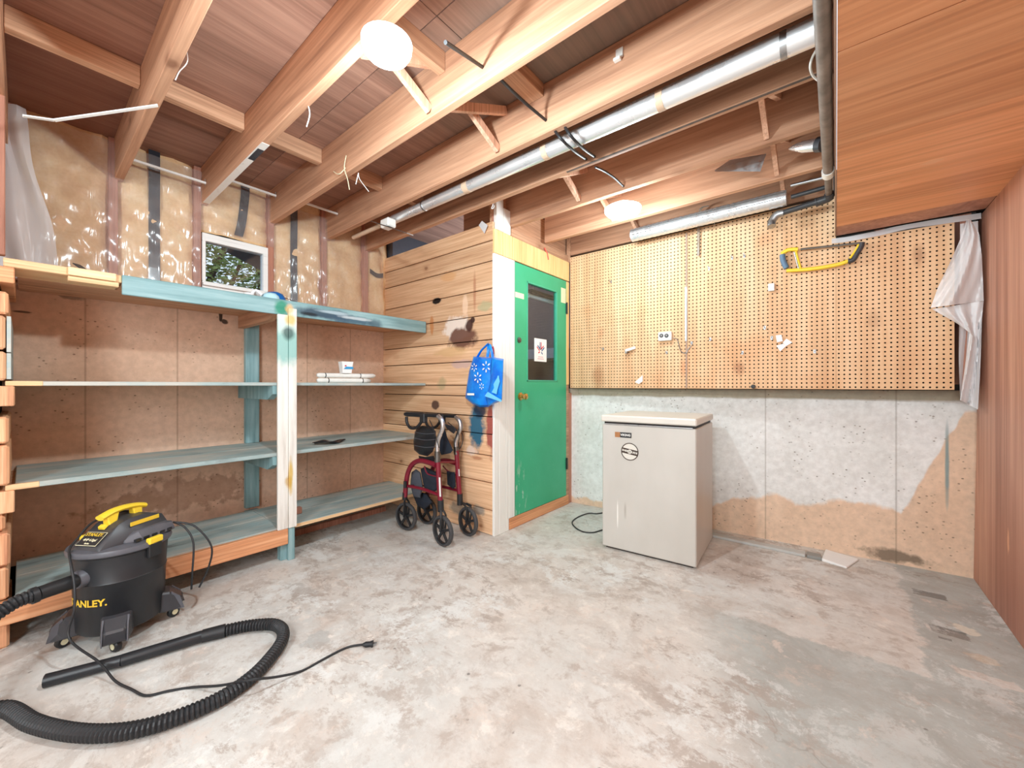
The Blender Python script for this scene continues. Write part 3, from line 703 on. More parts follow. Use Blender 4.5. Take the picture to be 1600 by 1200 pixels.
MB().box(XD - .006, XD - .0045, DY0 + .002, DY0 + .11, 1.735, 1.775).build('masking_tape', M['mask'], door)
MB().box(XD - .006, XD - .0045, DY1 - .085, DY1 - .01, 1.80, 1.93).build('masking_tape', M['mask'], door)

# closet behind the glass
cl = struct('wall_closet', 'dark room behind the glass of the green door', 'wall')
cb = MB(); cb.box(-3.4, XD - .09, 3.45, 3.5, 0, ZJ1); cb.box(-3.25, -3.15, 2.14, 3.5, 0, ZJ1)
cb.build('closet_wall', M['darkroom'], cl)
bn = MB().box(-2.9, -2.0, 3.22, 3.448, 1.33, 1.43).box(-2.9, -2.82, 3.25, 3.42, .0, 1.33).box(-2.08, -2.0, 3.25, 3.42, .0, 1.33).box(-2.82, -2.08, 3.3, 3.448, .9, .94)
tag(bn.build('workbench', M['bench'], bevel=.004), 'grey bench seen through the glass of the green door', 'workbench')
MB().box(XD - .09, XD - .085, 2.36, 2.37, 0, 0.01).build('closet_trim', M['darkroom'], cl)
ft = thing('tube_light', 'unlit fluorescent tube fitting seen through the door glass', 'lamp', (-2.03, 2.95, 1.84))
MB().box(-2.07, -1.99, 2.71, 3.18, 1.855, 1.885).build('housing', M['dgrey'], ft, bevel=.004)
MB().tube([(-2.03, 2.71, 1.835), (-2.03, 3.18, 1.835)], .019, 12).build('tube', M['paper'], ft, smooth=True)
MB().tube([(-2.03, 2.8, 1.885), (-2.03, 2.8, ZJ1)], .004, 6).build('hanger', M['steel'], ft); MB().tube([(-2.03, 3.1, 1.885), (-2.03, 3.1, ZJ1)], .004, 6).build('hanger', M['steel'], ft)
point_lamp('closet_fill', (-2.6, 2.6, 1.9), 10.0, .1, (.8, .88, 1))  # added light without a fitting, brightens the room behind the glass

# back concrete wall (slightly out of square) and what shows above it
wb = struct('wall_back', 'painted concrete wall below the pegboard', 'wall')
MB().add([(XD - .1, 3.17, 0), (XR + .1, 3.325, 0), (XR + .1, 3.5, 0), (XD - .1, 3.5, 0), (XD - .1, 3.17, 1.04), (XR + .1, 3.325, 1.04), (XR + .1, 3.5, 1.04), (XD - .1, 3.5, 1.04)],
    [(0,1,5,4),(1,2,6,5),(2,3,7,6),(3,0,4,7),(4,5,6,7),(3,2,1,0)]).build('concrete', M['conc_back'], wb)
MB().box(XD - .1, XR + .1, 3.36, 3.42, 1.04, ZJ1).build('dark_backing', M['darkboard'], wb)
for x in (XD + .03, -.9, -.35, .2, .53): MB().box(x - .02, x + .02, YG + .013, 3.30, 1.045, ZJ0 - .03).build('furring_stud', M['stud'], wb)
MB().box(XD + .01, XR - .08, YG + .012, YG + .05, 1.0425, 1.075).build('lower_strip', M['darkgap'], wb)  # near-black strip along the lower edge of the pegboard

# plywood wall on the right
wr = struct('wall_right', 'red brown plywood wall at the right edge', 'wall')
MB().add([(XR, 3.32, 0.001), (XR, 2.12, .001), (XR, 2.12, ZS), (XR, 3.16, ZS), (XR + .012, 3.32, .001), (XR + .012, 2.12, .001), (XR + .012, 2.12, ZS), (XR + .012, 3.16, ZS)],
    [(0,1,2,3),(7,6,5,4),(0,4,5,1),(1,5,6,2),(2,6,7,3),(3,7,4,0)]).build('plywood_panel', M['redply'], wr)
for (a, b_) in ((.90, 2.117), (-.32, .897), (-1.54, -.323), (YB, -1.543)): MB().box(XR, XR + .012, a, b_, .001, ZS).build('plywood_panel', M['redply'], wr)
MB().box(XR + .013, XR + .06, YB, 3.34, 0, ZS + .1).build('backing', M['darkgap'], wr)
MB().box(XR + .0125, XR + .02, 3.10, 3.35, 0, ZS).build('corner_strip', M['redply'], wr)
# rear wall
rw = MB().box(-3.4, XR + .1, YB - .1, YB, 0, ZJ1 + .02).build('wall_rear', M['rearwall']); st(rw, 'plain wall behind the camera', 'wall')

# boxed soffit over the right side
so = struct('soffit', 'boxed-in plywood soffit over the right side of the room', 'soffit')
for i, (a, b_) in enumerate(((YB, -.9), (-.897, .30), (.303, 1.383), (1.386, 1.948), (1.949, 2.905))):
    MB().box(.003, XR, a, b_ - .002, ZS, ZS + .012).build('plywood_panel', M['soffit'], so)
MB().box(.003, XR, 2.905, 3.085, ZS + .002, ZS + .014).build('end_panel', M['redply'], so, bevel=.001)
MB().box(-.004, .002, YB, 3.085, ZS - .002, ZJ1 - .002).build('side_panel', M['roomwood'], so)
MB().box(.004, XR, YB, 3.08, ZS + .016, ZS + .03).build('backing', M['darkgap'], so)
MB().box(.0, XR, 3.087, 3.105, ZS + .0, ZS + .06).build('end_gap', M['darkgap'], so)  # near-black bar stands in for the shade in the gap

# ------------------------------------------------------------------ pegboard with real holes
peg = thing('pegboard', 'large tan pegboard mounted on the back wall', 'pegboard', (-.7, YG, 1.5))
PX0, PX1, PZ0, PZ1 = -1.860, .488, 1.046, 2.222
def pegpanel(x0, x1, z0, z1, cut=None):
    S = .0254; nx = int((x1 - x0) / S); nz = int((z1 - z0) / S); sx = (x1 - x0) / nx; sz = (z1 - z0) / nz
    vs_, fs = [], []; hr = .0050; idx = {}
    def cv(i, j):
        if (i, j) not in idx: idx[(i, j)] = len(vs_); vs_.append((x0 + i * sx, YG, z0 + j * sz))
        return idx[(i, j)]
    for i in range(nx):
        for j in range(nz):
            cx = x0 + (i + .5) * sx; cz = z0 + (j + .5) * sz; b = len(vs_)
            c4 = [cv(i, j), cv(i + 1, j), cv(i + 1, j + 1), cv(i, j + 1)]
            b = len(vs_)
            for k in range(8):
                th = -3 * PI / 4 + k * PI / 4; vs_.append((cx + hr * math.cos(th), YG, cz + hr * math.sin(th)))
            for k in range(8):
                th = -3 * PI / 4 + k * PI / 4; vs_.append((cx + hr * math.cos(th), YG + .006, cz + hr * math.sin(th)))
            for q in range(4):
                k = q * 2; fs.append((c4[q], c4[(q+1) % 4], b + (k + 2) % 8, b + k + 1, b + k))
            for k in range(8): fs.append((b + k, b + (k + 1) % 8, b + 8 + (k + 1) % 8, b + 8 + k))
    mb = MB().add(vs_, fs)
    mb.add([(x0, YG, z0), (x1, YG, z0), (x1, YG, z1), (x0, YG, z1), (x0, YG + .006, z0), (x1, YG + .006, z0), (x1, YG + .006, z1), (x0, YG + .006, z1)], [(0, 4, 5, 1), (1, 5, 6, 2), (2, 6, 7, 3), (3, 7, 4, 0)])
    return mb.build('board_panel', M['peg'], peg)
pegpanel(PX0, -.860, PZ0, PZ1); pegpanel(-.857, .000, PZ0, PZ1); pegpanel(.001, PX1, PZ0, ZS - .028)
MB().box(PX0 + .01, PX1 - .01, YG + .0075, YG + .0115, PZ0 + .01, ZS - .03).box(PX0 + .01, 0, YG + .0075, YG + .0115, ZS - .03, PZ1 - .01).build('backing', M['darkgap'], peg)  # near-black sheet stands in for the shade behind the holes
# cover strip down the seam
MB().box(-.868, -.858, YG - .006, YG - .001, 1.05, 2.20).build('seam_strip', M['roomwood'], peg)
MB().box(-.872, -.858, YG - .008, YG - .001, 1.40, 1.80).build('metal_strip', M['galv'], peg)

# ------------------------------------------------------------------ shelving unit
sh = thing('shelving', 'built-in teal painted timber shelving along the left wall', 'shelving', (-2.9, 1.0, 0))
SF = -2.62
Y1 = YP - .004
# top level: three boards deep
for (xa, xb, ya, yb, mm) in ((SF, SF + .0, 0, 0, None), (-3.235, -3.06, -.015, Y1, 'joist_y'), (-3.055, -2.84, -.015, Y1, 'joist_y'), (-2.835, SF - .002, .30, Y1, 'joist_y'), (-2.835, SF + .01, -.05, .295, 'pine_x')):
    if mm: MB().box(xa, xb, ya, yb, 1.553, 1.588).build('shelf_board', M[mm], sh, bevel=.003)
MB().box(SF - .001, SF + .018, .295, 2.085, 1.498, 1.590).build('fascia', M['teal_f'], sh, bevel=.003)
MB().box(SF + .0105, SF + .026, .125, .275, 1.553, 1.588).build('patch_block', M['pine_x'], sh, bevel=.002)
MB().box(SF - .03, SF + .012, .125, .285, 1.530, 1.552).build('patch_block', M['pine_x'], sh, bevel=.002)
# lower boards
MB().box(-3.235, SF, -.02, Y1, 1.068, 1.087).build('shelf_board', M['teal_y'], sh, bevel=.002)
MB().box(SF - .02, SF + .002, -.045, .055, 1.0675, 1.0875).build('shelf_end', M['pine_x'], sh, bevel=.002)
MB().box(-3.235, -2.93, -.02, Y1, .640, .662).build('shelf_board', M['teal_y'], sh, bevel=.002)
MB().box(-2.927, SF, -.02, Y1, .640, .662).build('shelf_board', M['teal_y'], sh, bevel=.002)
MB().box(SF - .02, SF + .002, -.045, .045, .6395, .6625).build('shelf_end', M['pine_x'], sh, bevel=.002)
for (xa, xb) in ((-3.14, -2.89), (-2.887, SF)):
    MB().box(xa, xb, -.02, 1.00, .185, .205).build('shelf_board', M['teal_y'], sh, bevel=.002)
    MB().box(xa, xb, 1.003, Y1, .185, .205).build('shelf_board', M['teal_y'], sh, bevel=.002)
MB().box(SF + .001, SF + .036, -.06, 1.02, .105, .198).build('fascia', M['orange'], sh, bevel=.003)
MB().box(SF - .002, SF + .004, 1.065, Y1, .183, .203).build('edge_strip', M['pine_x'], sh)
# posts
MB().box(SF + .0185, SF + .036, .962, 1.020, .20, 1.497).build('post', M['post'], sh, bevel=.002)
MB().box(SF + .0185, SF + .040, 1.022, 1.068, .20, 1.54).build('post', M['post'], sh, bevel=.002)
MB().box(SF - .05, SF + .0, .99, 1.05, .0, .184).box(SF, SF + .03, 1.022, 1.06, .0, .199).build('foot_post', M['teal_z'], sh, bevel=.002)
for (z0, z1) in ((.0, .184), (.206, .639), (.663, 1.067), (1.088, 1.552)):
    MB().box(XW + .002, XW + .04, .985, 1.07, z0, z1).build('back_post', M['teal_z'], sh, bevel=.002)
for z, m_ in ((1.552, 'joist'), (1.067, 'teal_z'), (.639, 'teal_z'), (.184, 'joist')):
    MB().add([(SF - .0, .945, z), (XW + .02, .945, z), (XW + .02, .945, z - .085), (SF - .08, .945, z - .085), (SF - .0, .945, z - .05),
              (SF - .0, .983, z), (XW + .02, .983, z), (XW + .02, .983, z - .085), (SF - .08, .983, z - .085), (SF - .0, .983, z - .05)],
             [(0,1,2,3,4),(9,8,7,6,5),(0,5,6,1),(1,6,7,2),(2,7,8,3),(3,8,9,4),(4,9,5,0)]).build('bearer', M[m_], sh)
for z0, z1 in ((1.488, 1.552), (.985, 1.067), (.55, .639)):
    MB().box(XW + .02, SF + .01, -.062, -.021, z0, z1).build('bearer', M['endgrain' if z0 != 1.488 else 'orange'], sh, bevel=.003)
# near-black sheet standing in for the shade under the bottom shelf
MB().box(XW + .001, XW + .006, -.05, 2.09, .0, .15).build('recess_shade', M['darkgap'], sh)
o = MB().box(-3.0, -2.97, .2, .95, .0, .03).box(-3.0, -2.97, 1.15, 1.95, .0, .04).build('floor_batten', M['stud'], sh)

# ------------------------------------------------------------------ overhead services
# shiny pipe under joists
pd = thing('duct_pipe', 'long shiny metal pipe with tape bands below the ceiling joists', 'pipe', (-1.0, 1.655, 2.26))
xs0 = aty(607, 340, 1.655).x
MB().tube([(xs0, 1.668, 2.250), (xs0 + .02, 1.668, 2.250), (xs0 + .05, 1.668, 2.250), (-.02, 1.668, 2.250)], [.018, .026, .030, .043], 24).build('pipe', M['duct'], pd, smooth=True)
for (px, py, w_) in ((1031, 143, .028), (851, 221, .03), (727, 277, .04), (660, 310, .012), (1224, 75, .02)):
    x = aty(px, py, 1.65).x; MB().tube([(x - w_/2, 1.668, 2.250), (x + w_/2, 1.668, 2.250)], .0318 + .0125 * (x - xs0) / (-.02 - xs0), 24).build('band', M['tapetan'] if w_ > .02 else M['galv'], pd, smooth=True)
xe = aty(550, 361, 1.655).x
MB().tube([(xe, 1.668, 2.250), (xs0 - .002, 1.668, 2.250)], .016, 12).build('tan_pipe', M['tapetan'], pd, smooth=True)
# white junction fixture
jb = thing('junction_box', 'small white box with metal tray where shiny pipe ends', 'box', tuple(aty(608, 350, 1.70)))
p = aty(608, 350, 1.62)
MB().box(p.x - .05, p.x + .045, 1.58, 1.65, p.z - .03, p.z + .03).build('box', M['pvc'], jb, bevel=.008)
MB().beam(aty(581, 346, 1.60), aty(641, 366, 1.60), .05, .006).build('tray', M['galv'], jb)
# second, ribbed duct near the pegboard
rd = thing('ribbed_duct', 'ribbed silver duct under the joists above the pegboard', 'duct', (-.8, 2.96, 2.25))
x0, x1 = aty(988, 366, 2.96).x, aty(1229, 290, 2.96).x
pts = []; rr = []
for k in range(90):
    t = k / 89; pts.append((x0 + (x1 - x0) * t, 2.96, 2.222)); rr.append(.047 + (.002 if k % 3 == 0 else 0))
MB().tube(pts, rr, 18).build('duct', M['duct2'], rd, smooth=True)
for dz in (.018, -.012): MB().tube([(x0, 2.96 - .049, 2.222 + dz), (x1, 2.96 - .049, 2.222 + dz)], .002, 5).build('seam_line', M['steel'], rd)
# cables in front of it
cb_ = thing('cable', 'thin grey twin cables hanging down from the ribbed duct', 'cable', (-.85, 3.06, 2.2))
for (a, b_) in ((1091, 1096), (1093, 1099), (1117, 1119)):
    pts = spline([aty(a + 14, 322, 3.02), aty(a + 3, 326, 3.05), aty(a, 345, 3.09), aty(a - 1, 400 if a < 1100 else 352, 3.1)], .02)
    MB().tube(pts, .003, 6).build('wire', M['galv'], cb_, smooth=True)
# drain pipe and side pipe at the soffit
dp = thing('drain_pipe', 'old grey brown pipe running along the soffit edge', 'pipe', (-.03, 1.5, 2.18))
MB().tube([(-.031, -1.2, 2.17), (-.031, 2.60, 2.17)], .0215, 18).build('pipe', M['oldpipe'], dp, smooth=True)
MB().tube([(-.031, 2.60, 2.17), (-.031, 2.66, 2.17)], .027, 18).build('collar', M['pvc'], dp, smooth=True)
MB().tube([(-.031, 2.66, 2.17), (-.031, 2.90, 2.165)], .017, 16).build('pipe', M['oldpipe'], dp, smooth=True)
bp = thing('waste_pipe', 'short black plastic waste pipe with elbows above the pegboard', 'pipe', (-.2, 2.95, 2.15))
e0 = Vector((-.031, 2.93, 2.15)); e1 = aty(1218, 334, 3.00); 
MB().tube(spline([(-.031, 2.905, 2.165), e0, e0 + Vector((-.05, .015, -.005))], .01), .0235, 16).build('elbow', M['abs'], bp, smooth=True)
MB().tube([e0 + Vector((-.045, .012, -.004)), e1], .0165, 16).build('pipe', M['abs'], bp, smooth=True)
MB().tube([e0 + Vector((-.05, .014, -.004)), e0 + Vector((-.06, .017, -.005))], .025, 16).build('rim', M['abs'], bp, smooth=True)
e2 = aty(1206, 346, 3.00)
MB().tube(spline([e1 + Vector((.02, 0, 0)), e1 + Vector((-.015, 0, -.004)), e2 + Vector((0, 0, .0)), e2 + Vector((.0, -.01, -.035))], .008), .0235, 16).build('elbow', M['galv'], bp, smooth=True)
gp = thing('conduit', 'light grey conduit between brace and soffit pipe', 'conduit', (-.15, 2.8, 2.2))
MB().tube([aty(1236, 290, 2.84), aty(1298, 275, 2.80)], .009, 10).build('conduit_pipe', M['galv'], gp, smooth=True)
MB().tube([aty(1236, 308, 2.93), aty(1292, 292, 2.93)], .013, 10).build('black_sleeve', M['abs'], gp, smooth=True)
g2 = thing('white_rod', 'thin white rod with a hooked end beside the shiny pipe', 'rod', (-.15, 1.85, 2.2))
a, b_ = aty(1204, 102, 1.90), aty(1296, 71, 1.90); MB().tube([a, b_], .0065, 8).build('rod', M['strip'], g2, smooth=True)
MB().beam(a + Vector((0, 0, .016)), a + Vector((0, 0, -.02)), .006, .004, (1, 0, 0)).build('hook', M['galv'], g2)
wc = MB().tube(spline([aty(1282, 68, 1.70), aty(1270, 88, 1.76), aty(1266, 104, 1.80), aty(1270, 118, 1.86), aty(1280, 127, 1.90)], .01), .0042, 8).build('cable', M['strip'], smooth=True)
tag(wc, 'white cable looping beside the top of the soffit pipe', 'cable')
dpc = thing('vent_hose_end', 'crumpled foil vent end with grey collar near soffit pipe', 'duct', tuple(aty(1258, 228, 2.5)))
fo = [aty(1234, 232, 2.52), aty(1246, 230, 2.50), aty(1256, 229, 2.48), aty(1270, 227, 2.47), aty(1277, 226, 2.46)]
MB().tube(fo, [.008, .020, .028, .03, .03], 12).build('foil', M['duct2'], dpc, smooth=True)
MB().tube([aty(1277, 226, 2.46), aty(1286, 225, 2.45)], .035, 14).build('collar', M['dgrey'], dpc, smooth=True)
mp = MB().add([aty(1117, 266, 2.50), aty(1188, 266, 2.50), aty(1197, 240, 2.50), aty(1140, 250, 2.66), aty(1117, 268, 2.50), aty(1188, 268, 2.50), aty(1197, 242, 2.50), aty(1140, 252, 2.66)], [(0,1,2,3),(7,6,5,4),(0,4,5,1),(1,5,6,2),(2,6,7,3),(3,7,4,0)]).build('metal_plate', M['galv'])
tag(mp, 'folded sheet metal plate between joists near the soffit', 'plate')
MB
# black cables crossing the joists
def cable(name, label, pts, r, mat='black', step=.015):
    o = MB().tube(spline(pts, step), r, 8).build(name, M[mat], smooth=True); return tag(o, label, 'cable')
cable('black_cable', 'black cable from joist to joist at the top of view', [aty(696, 66, .85), aty(726, 86, .99), aty(754, 105, 1.126)], .0065)
cable('black_cable', 'black cable through two joists left of the shiny pipe', [aty(778, 120, 1.168), aty(815, 156, 1.35), aty(853, 188, 1.535)], .0065)
def wrapc(name, label, a, m1, m2, b_): return cable(name, label, [aty(*a), atz(m1[0], m1[1], 2.192), atz(m2[0], m2[1], 2.192), aty(*b_)], .0065)
wrapc('black_cable', 'left black cable looped under the shiny pipe', (864, 200, 1.578), (876, 216, 1.63), (897, 236, 1.70), (916, 249, 1.883))
wrapc('black_cable', 'right black cable looped under the shiny pipe', (880, 194, 1.578), (891, 211, 1.63), (910, 231, 1.72), (929, 245, 1.883))
cable('black_cable', 'curved black cable in the bay left of the round lamp', [aty(930, 261, 1.95), aty(945, 268, 2.05), aty(960, 278, 2.15), aty(974, 291, 2.275)], .006)
# white strips and rods in the left bays
ws = MB()
A, B_, D_ = Vector((-2.19, .355, 2.235)), aty(85, 188, .075), aty(35, 181, .006)
D_ = Vector((B_.x, .0, 0)); D_.z = EYE + (602 - 181) / FPX * (FV.dot(Vector((B_.x, 0.0, 0)))); 
ws.beam(A, B_, .016, .004); ws.beam(B_, D_, .016, .004)
tag(ws.build('plastic_strip', M['strip']), 'bent white plastic strip hanging from the first joist', 'strip')
def rod(label, a, b_):
    t = thing('white_spacer', label, 'strip', tuple(a)); MB().beam(a, b_, .012, .012).build('spacer_bar', M['strip'], t)
    MB().tube([b_ + Vector((0, -.004, -.02)), b_ + Vector((0, -.004, .025))], .0016, 5).build('nail', M['galv'], t); return t
rod('white spacer strip over the first black tape', Vector((-3.06, .37, 2.335)), Vector((-3.06, .724, 2.335)))
rod('white spacer strip above the small window', Vector((-3.05, .768, 2.40)), Vector((-3.05, 1.124, 2.40)))
rod('white spacer strip right of the fourth joist', Vector((-2.98, 1.168, 2.39)), Vector((-2.98, 1.532, 2.39)))
# bits of string
def bits(name, label, strands, mat='mask'):
    mb = MB()
    for s_ in strands: mb.tube(spline(s_, .01), .0022, 5)
    return tag(mb.build(name, M[mat], smooth=True), label, 'string')
def pj(px, py, Y=None): return aty(px, py, Y)
bits('hanging_string', 'white wire tail hanging from the second joist', [[pj(288, 68, .42), pj(293, 95, .40), pj(280, 112, .38), pj(274, 125, .37)]], 'strip')
bits('hanging_string', 'short white wire under the third joist beside lamp', [[pj(480, 160, .76), pj(484, 178, .76), pj(479, 198, .76)]], 'strip')
bits('hanging_string', 'frayed string on the side of the fourth joist', [[pj(541, 243, 1.12), pj(538, 262, 1.11), pj(543, 280, 1.11), pj(546, 296, 1.10)], [pj(540, 262, 1.12), pj(530, 272, 1.11), pj(521, 268, 1.12)]], 'mask')
bits('hanging_string', 'thin pale string hanging below the fourth joist', [[pj(560, 270, 1.18), pj(562, 280, 1.18), pj(576, 299, 1.18)], [pj(560, 270, 1.18), pj(556, 288, 1.18)]], 'strip')
br = MB().box(-.0, .0, 0, 0, 0, 0); br = MB()
q = aty(968, 84, 1.535); br.box(q.x - .016, q.x + .016, 1.531, 1.5355, q.z - .02, q.z + .022); br.box(q.x - .02, q.x + .01, 1.515, 1.5355, q.z - .032, q.z - .02)
tag(br.build('angle_bracket', M['pvc'], bevel=.002), 'small white metal angle bracket on the side of a joist', 'bracket')
hk = MB().tube(spline([aty(771, 313, 1.925), aty(770, 320, 1.925), aty(768, 326, 1.925), aty(771, 325, 1.925), aty(772, 321, 1.925)], .004), .002, 6).build('cup_hook', M['strip'], smooth=True); tag(hk, 'small white cup hook under joist above plank wall', 'hook')

# ceiling lamps
def ceiling_lamp(label, c, r):
    t = thing('ceiling_lamp', label, 'lamp', tuple(c))
    mt = Matrix.Translation(c)
    MB().lathe([(0, .045), (r * .45, .045), (r * .5, .03), (r * .5, .012), (0, .012)], mt, 24).build('base', M['paper'], t, smooth=True)
    MB().lathe([(r, .012), (r * .98, -.004), (r * .85, -.022), (r * .5, -.036), (0, -.042)], mt, 28).lathe([(r, .012), (0, .012)], mt, 28).build('diffuser', M['glow'], t, smooth=True)
    return t
ceiling_lamp('bright round ceiling lamp under joist at top of view', LAMP1, .075)
ceiling_lamp('bright round ceiling lamp near the pegboard and green door', LAMP2, .115)
ceiling_lamp('unseen round lamp added behind the camera for fill', LAMP_FILL, .115)

# ------------------------------------------------------------------ chest freezer
A_, B2, C2 = atz(938, 856, 0), atz(1088, 891, 0), atz(1119, 844, 0)
fw, fd = .575, .560; fa = math.radians(3.8)
fr_ = thing('chest_freezer', 'beige compact chest freezer standing in front of the back wall', 'freezer', (B2.x - fw * math.cos(fa) , B2.y - fw * math.sin(fa), 0), fa)
def fb(mb, name, mat, **k): return local(fr_, mb.build(name, mat, **k))
fb(MB().box(0, fw, 0, fd, .012, .815), 'body', M['frz'], bevel=.006)
fb(MB().box(.02, fw - .02, .02, fd - .02, .0, .012), 'plinth', M['gasket'])
fb(MB().box(.012, fw - .012, .012, fd - .012, .815, .832), 'gasket', M['gasket'])
fb(MB().box(-.006, fw + .004, -.008, fd + .004, .832, .874), 'lid', M['frzlid'], bevel=.007)
fb(MB().box(.02, fw - .02, -.003, .010, .817, .8205), 'handle_strip', M['silver'])
bd = fb(MB().box(.088, .122, -.003, .0005, .735, .768), 'badge', M['browntag']); 
b2 = fb(MB().box(.1225, .196, -.003, .0005, .735, .768), 'badge', M['black'])
def flat_text(body, size, cx, cz, y, mat, name, tilt=0, bold=.0, parent=None):
    v_, f_ = text_mb(body, size, bold=bold); R = Matrix.Rotation(tilt, 2)
    pts = []
    for q in v_:
        a = R @ Vector((q.x, q.y)); pts.append((cx + a.x, y, cz + a.y))
    return local(parent, MB().add(pts, f_).build(name, mat))
flat_text('VIKING', .020, .158, .7515, -.0036, M['whiteprint'], 'badge_lettering', parent=fr_, bold=.0006)
st_ = MB(); cx, cz, R_ = .185, .648, .056
def disc(mb, r0, r1, y, seg=40):
    vs2 = []
    for k in range(seg):
        th = 2 * PI * k / seg
        for r in (r0, r1): vs2.append((cx + r * math.cos(th), y, cz + r * math.sin(th)))
    mb.add(vs2, [(2*k, 2*k+1, 2*((k+1) % seg)+1, 2*((k+1) % seg)) for k in range(seg)])
mbd = MB(); mbd.add([(cx + R_ * math.cos(2*PI*k/40), -.0012, cz + R_ * math.sin(2*PI*k/40)) for k in range(40)], [tuple(range(40))])
fb(mbd, 'round_sticker', M['frzlid'])
mbr = MB(); disc(mbr, R_ * .90, R_, -.0018)
tl = math.radians(-9)
def rotr(x, z): return (cx + x * math.cos(tl) - z * math.sin(tl), -.0018, cz + x * math.sin(tl) + z * math.cos(tl))
mbr.add([rotr(-R_*.96, -.0165), rotr(R_*.96, -.0165), rotr(R_*.96, .0165), rotr(-R_*.96, .0165)], [(0, 1, 2, 3)])
fb(mbr, 'sticker_ring', M['brownink'])
mcir = MB(); disc(mcir, .0095, .0135, -.0024); fb(mcir, 'sticker_ring', M['frzlid'])
flat_text('ENER', .0165, cx - .030, cz + .0052, -.0024, M['frzlid'], 'sticker_lettering', tl, .0007, fr_)
flat_text('UIDE', .0165, cx + .031, cz - .0050, -.0024, M['frzlid'], 'sticker_lettering', tl, .0007, fr_)
flat_text('G', .020, cx, cz, -.0024, M['frzlid'], 'sticker_lettering', tl, .0012, fr_)
cdp = [atz(950, 800, .006) + Vector((.05, .25, 0)), atz(938, 802, .006), atz(920, 802, .006), atz(903, 808, .006), atz(894, 816, .006), atz(900, 825, .006), atz(912, 831, .006), atz(926, 832, .006), atz(938, 829, .006), atz(960, 824, .006) + Vector((.0, .05, 0))]
o = MB().tube(spline(cdp, .02), .0045, 8).build('power_cord', M['black'], fr_, smooth=True)

# grey raceway on the floor by the wall
rc = thing('floor_raceway', 'grey plastic raceway with white end ramp along back wall', 'raceway', tuple(atz(1200, 850, 0)))
def onf(px, py, z=0.0): return atz(px, py, z)
rdir = (onf(1258, 869) - onf(1122, 838)).normalized(); rn = Vector((-rdir.y, rdir.x, 0))
p0, p1, p2, p3 = onf(1122, 842), onf(1258, 871), onf(1283, 876), onf(1342, 879)
MB().beam(p0 + Vector((0,0,.009)) + rn*.03 - rdir*.1, p1 + Vector((0,0,.009)) + rn*.03, .062, .018).build('channel', M['raceway'], rc, bevel=.003)
MB().beam(p1 + Vector((0,0,.010)) + rn*.03 + rdir*.006, p2 + Vector((0,0,.010)) + rn*.03, .066, .020).build('connector', M['conn'], rc, bevel=.003)
e_a, e_b, e_c, e_d = onf(1284, 877), onf(1323, 889), onf(1342, 876), onf(1290, 862)
z4 = Vector((0, 0, .018)); MB().loft([[e_a, e_b, e_c, e_d], [e_a + z4, e_b + z4 * .6, e_c + z4 * .6, e_d + z4]]).build('end_ramp', M['paper'], rc, bevel=.003)

# ------------------------------------------------------------------ items on the pegboard
def gy(px, py, Y=3.10): return aty(px, py, Y)
hs = thing('hacksaw', 'yellow and grey hacksaw hanging on the pegboard below the soffit', 'hacksaw', tuple(gy(1280, 400)))
HY = 3.088
bow = [gy(1229, 423, HY), gy(1245, 422, HY), gy(1265, 420.5, HY), gy(1290, 417, HY), gy(1312, 412.5, HY), gy(1325, 408, HY)]
MB().tube(spline(bow, .01), .0115, 10).build('bow', M['yellow'], hs, smooth=True)
MB().tube(spline([gy(1325, 408, HY), gy(1333, 406, HY), gy(1339, 396, HY), gy(1345, 386, HY), gy(1347, 379, HY)], .008), .0145, 10).build('front_grip', M['dgrey'], hs, smooth=True)
MB().tube(spline([gy(1328, 404, HY - .004), gy(1335, 394, HY - .004), gy(1342, 382, HY - .004)], .008), .006, 8).build('yellow_inlay', M['yellow'], hs, smooth=True)
MB().tube([gy(1251, 389.5, HY), gy(1346, 379.5, HY)], .0062, 8).build('back_bar', M['steel'], hs, smooth=True)
MB().tube(spline([gy(1222.5, 398, HY), gy(1224, 408, HY), gy(1229, 419, HY)], .008), .0165, 10).build('handle', M['bluegrey'], hs, smooth=True)
MB().tube(spline([gy(1221, 397, HY), gy(1232, 390.5, HY), gy(1247, 389.5, HY)], .008), [.007, .010, .010, .010, .009, .008, .007][:len(spline([gy(1221, 397, HY), gy(1232, 390.5, HY), gy(1247, 389.5, HY)], .008))] if False else .012, 10).build('top_guard', M['yellow'], hs, smooth=True)
MB().tube([gy(1243, 393, HY), gy(1251, 421, HY)], .008, 8).build('inner_bar', M['yellow'], hs, smooth=True)
MB().tube([gy(1241, 394, HY - .005), gy(1248, 420, HY - .005)], .004, 8).build('inner_bar', M['galv'], hs, smooth=True)
MB().tube([gy(1310, 386, HY), gy(1310, 386, YG)], .003, 6).build('hook', M['steel'], hs)

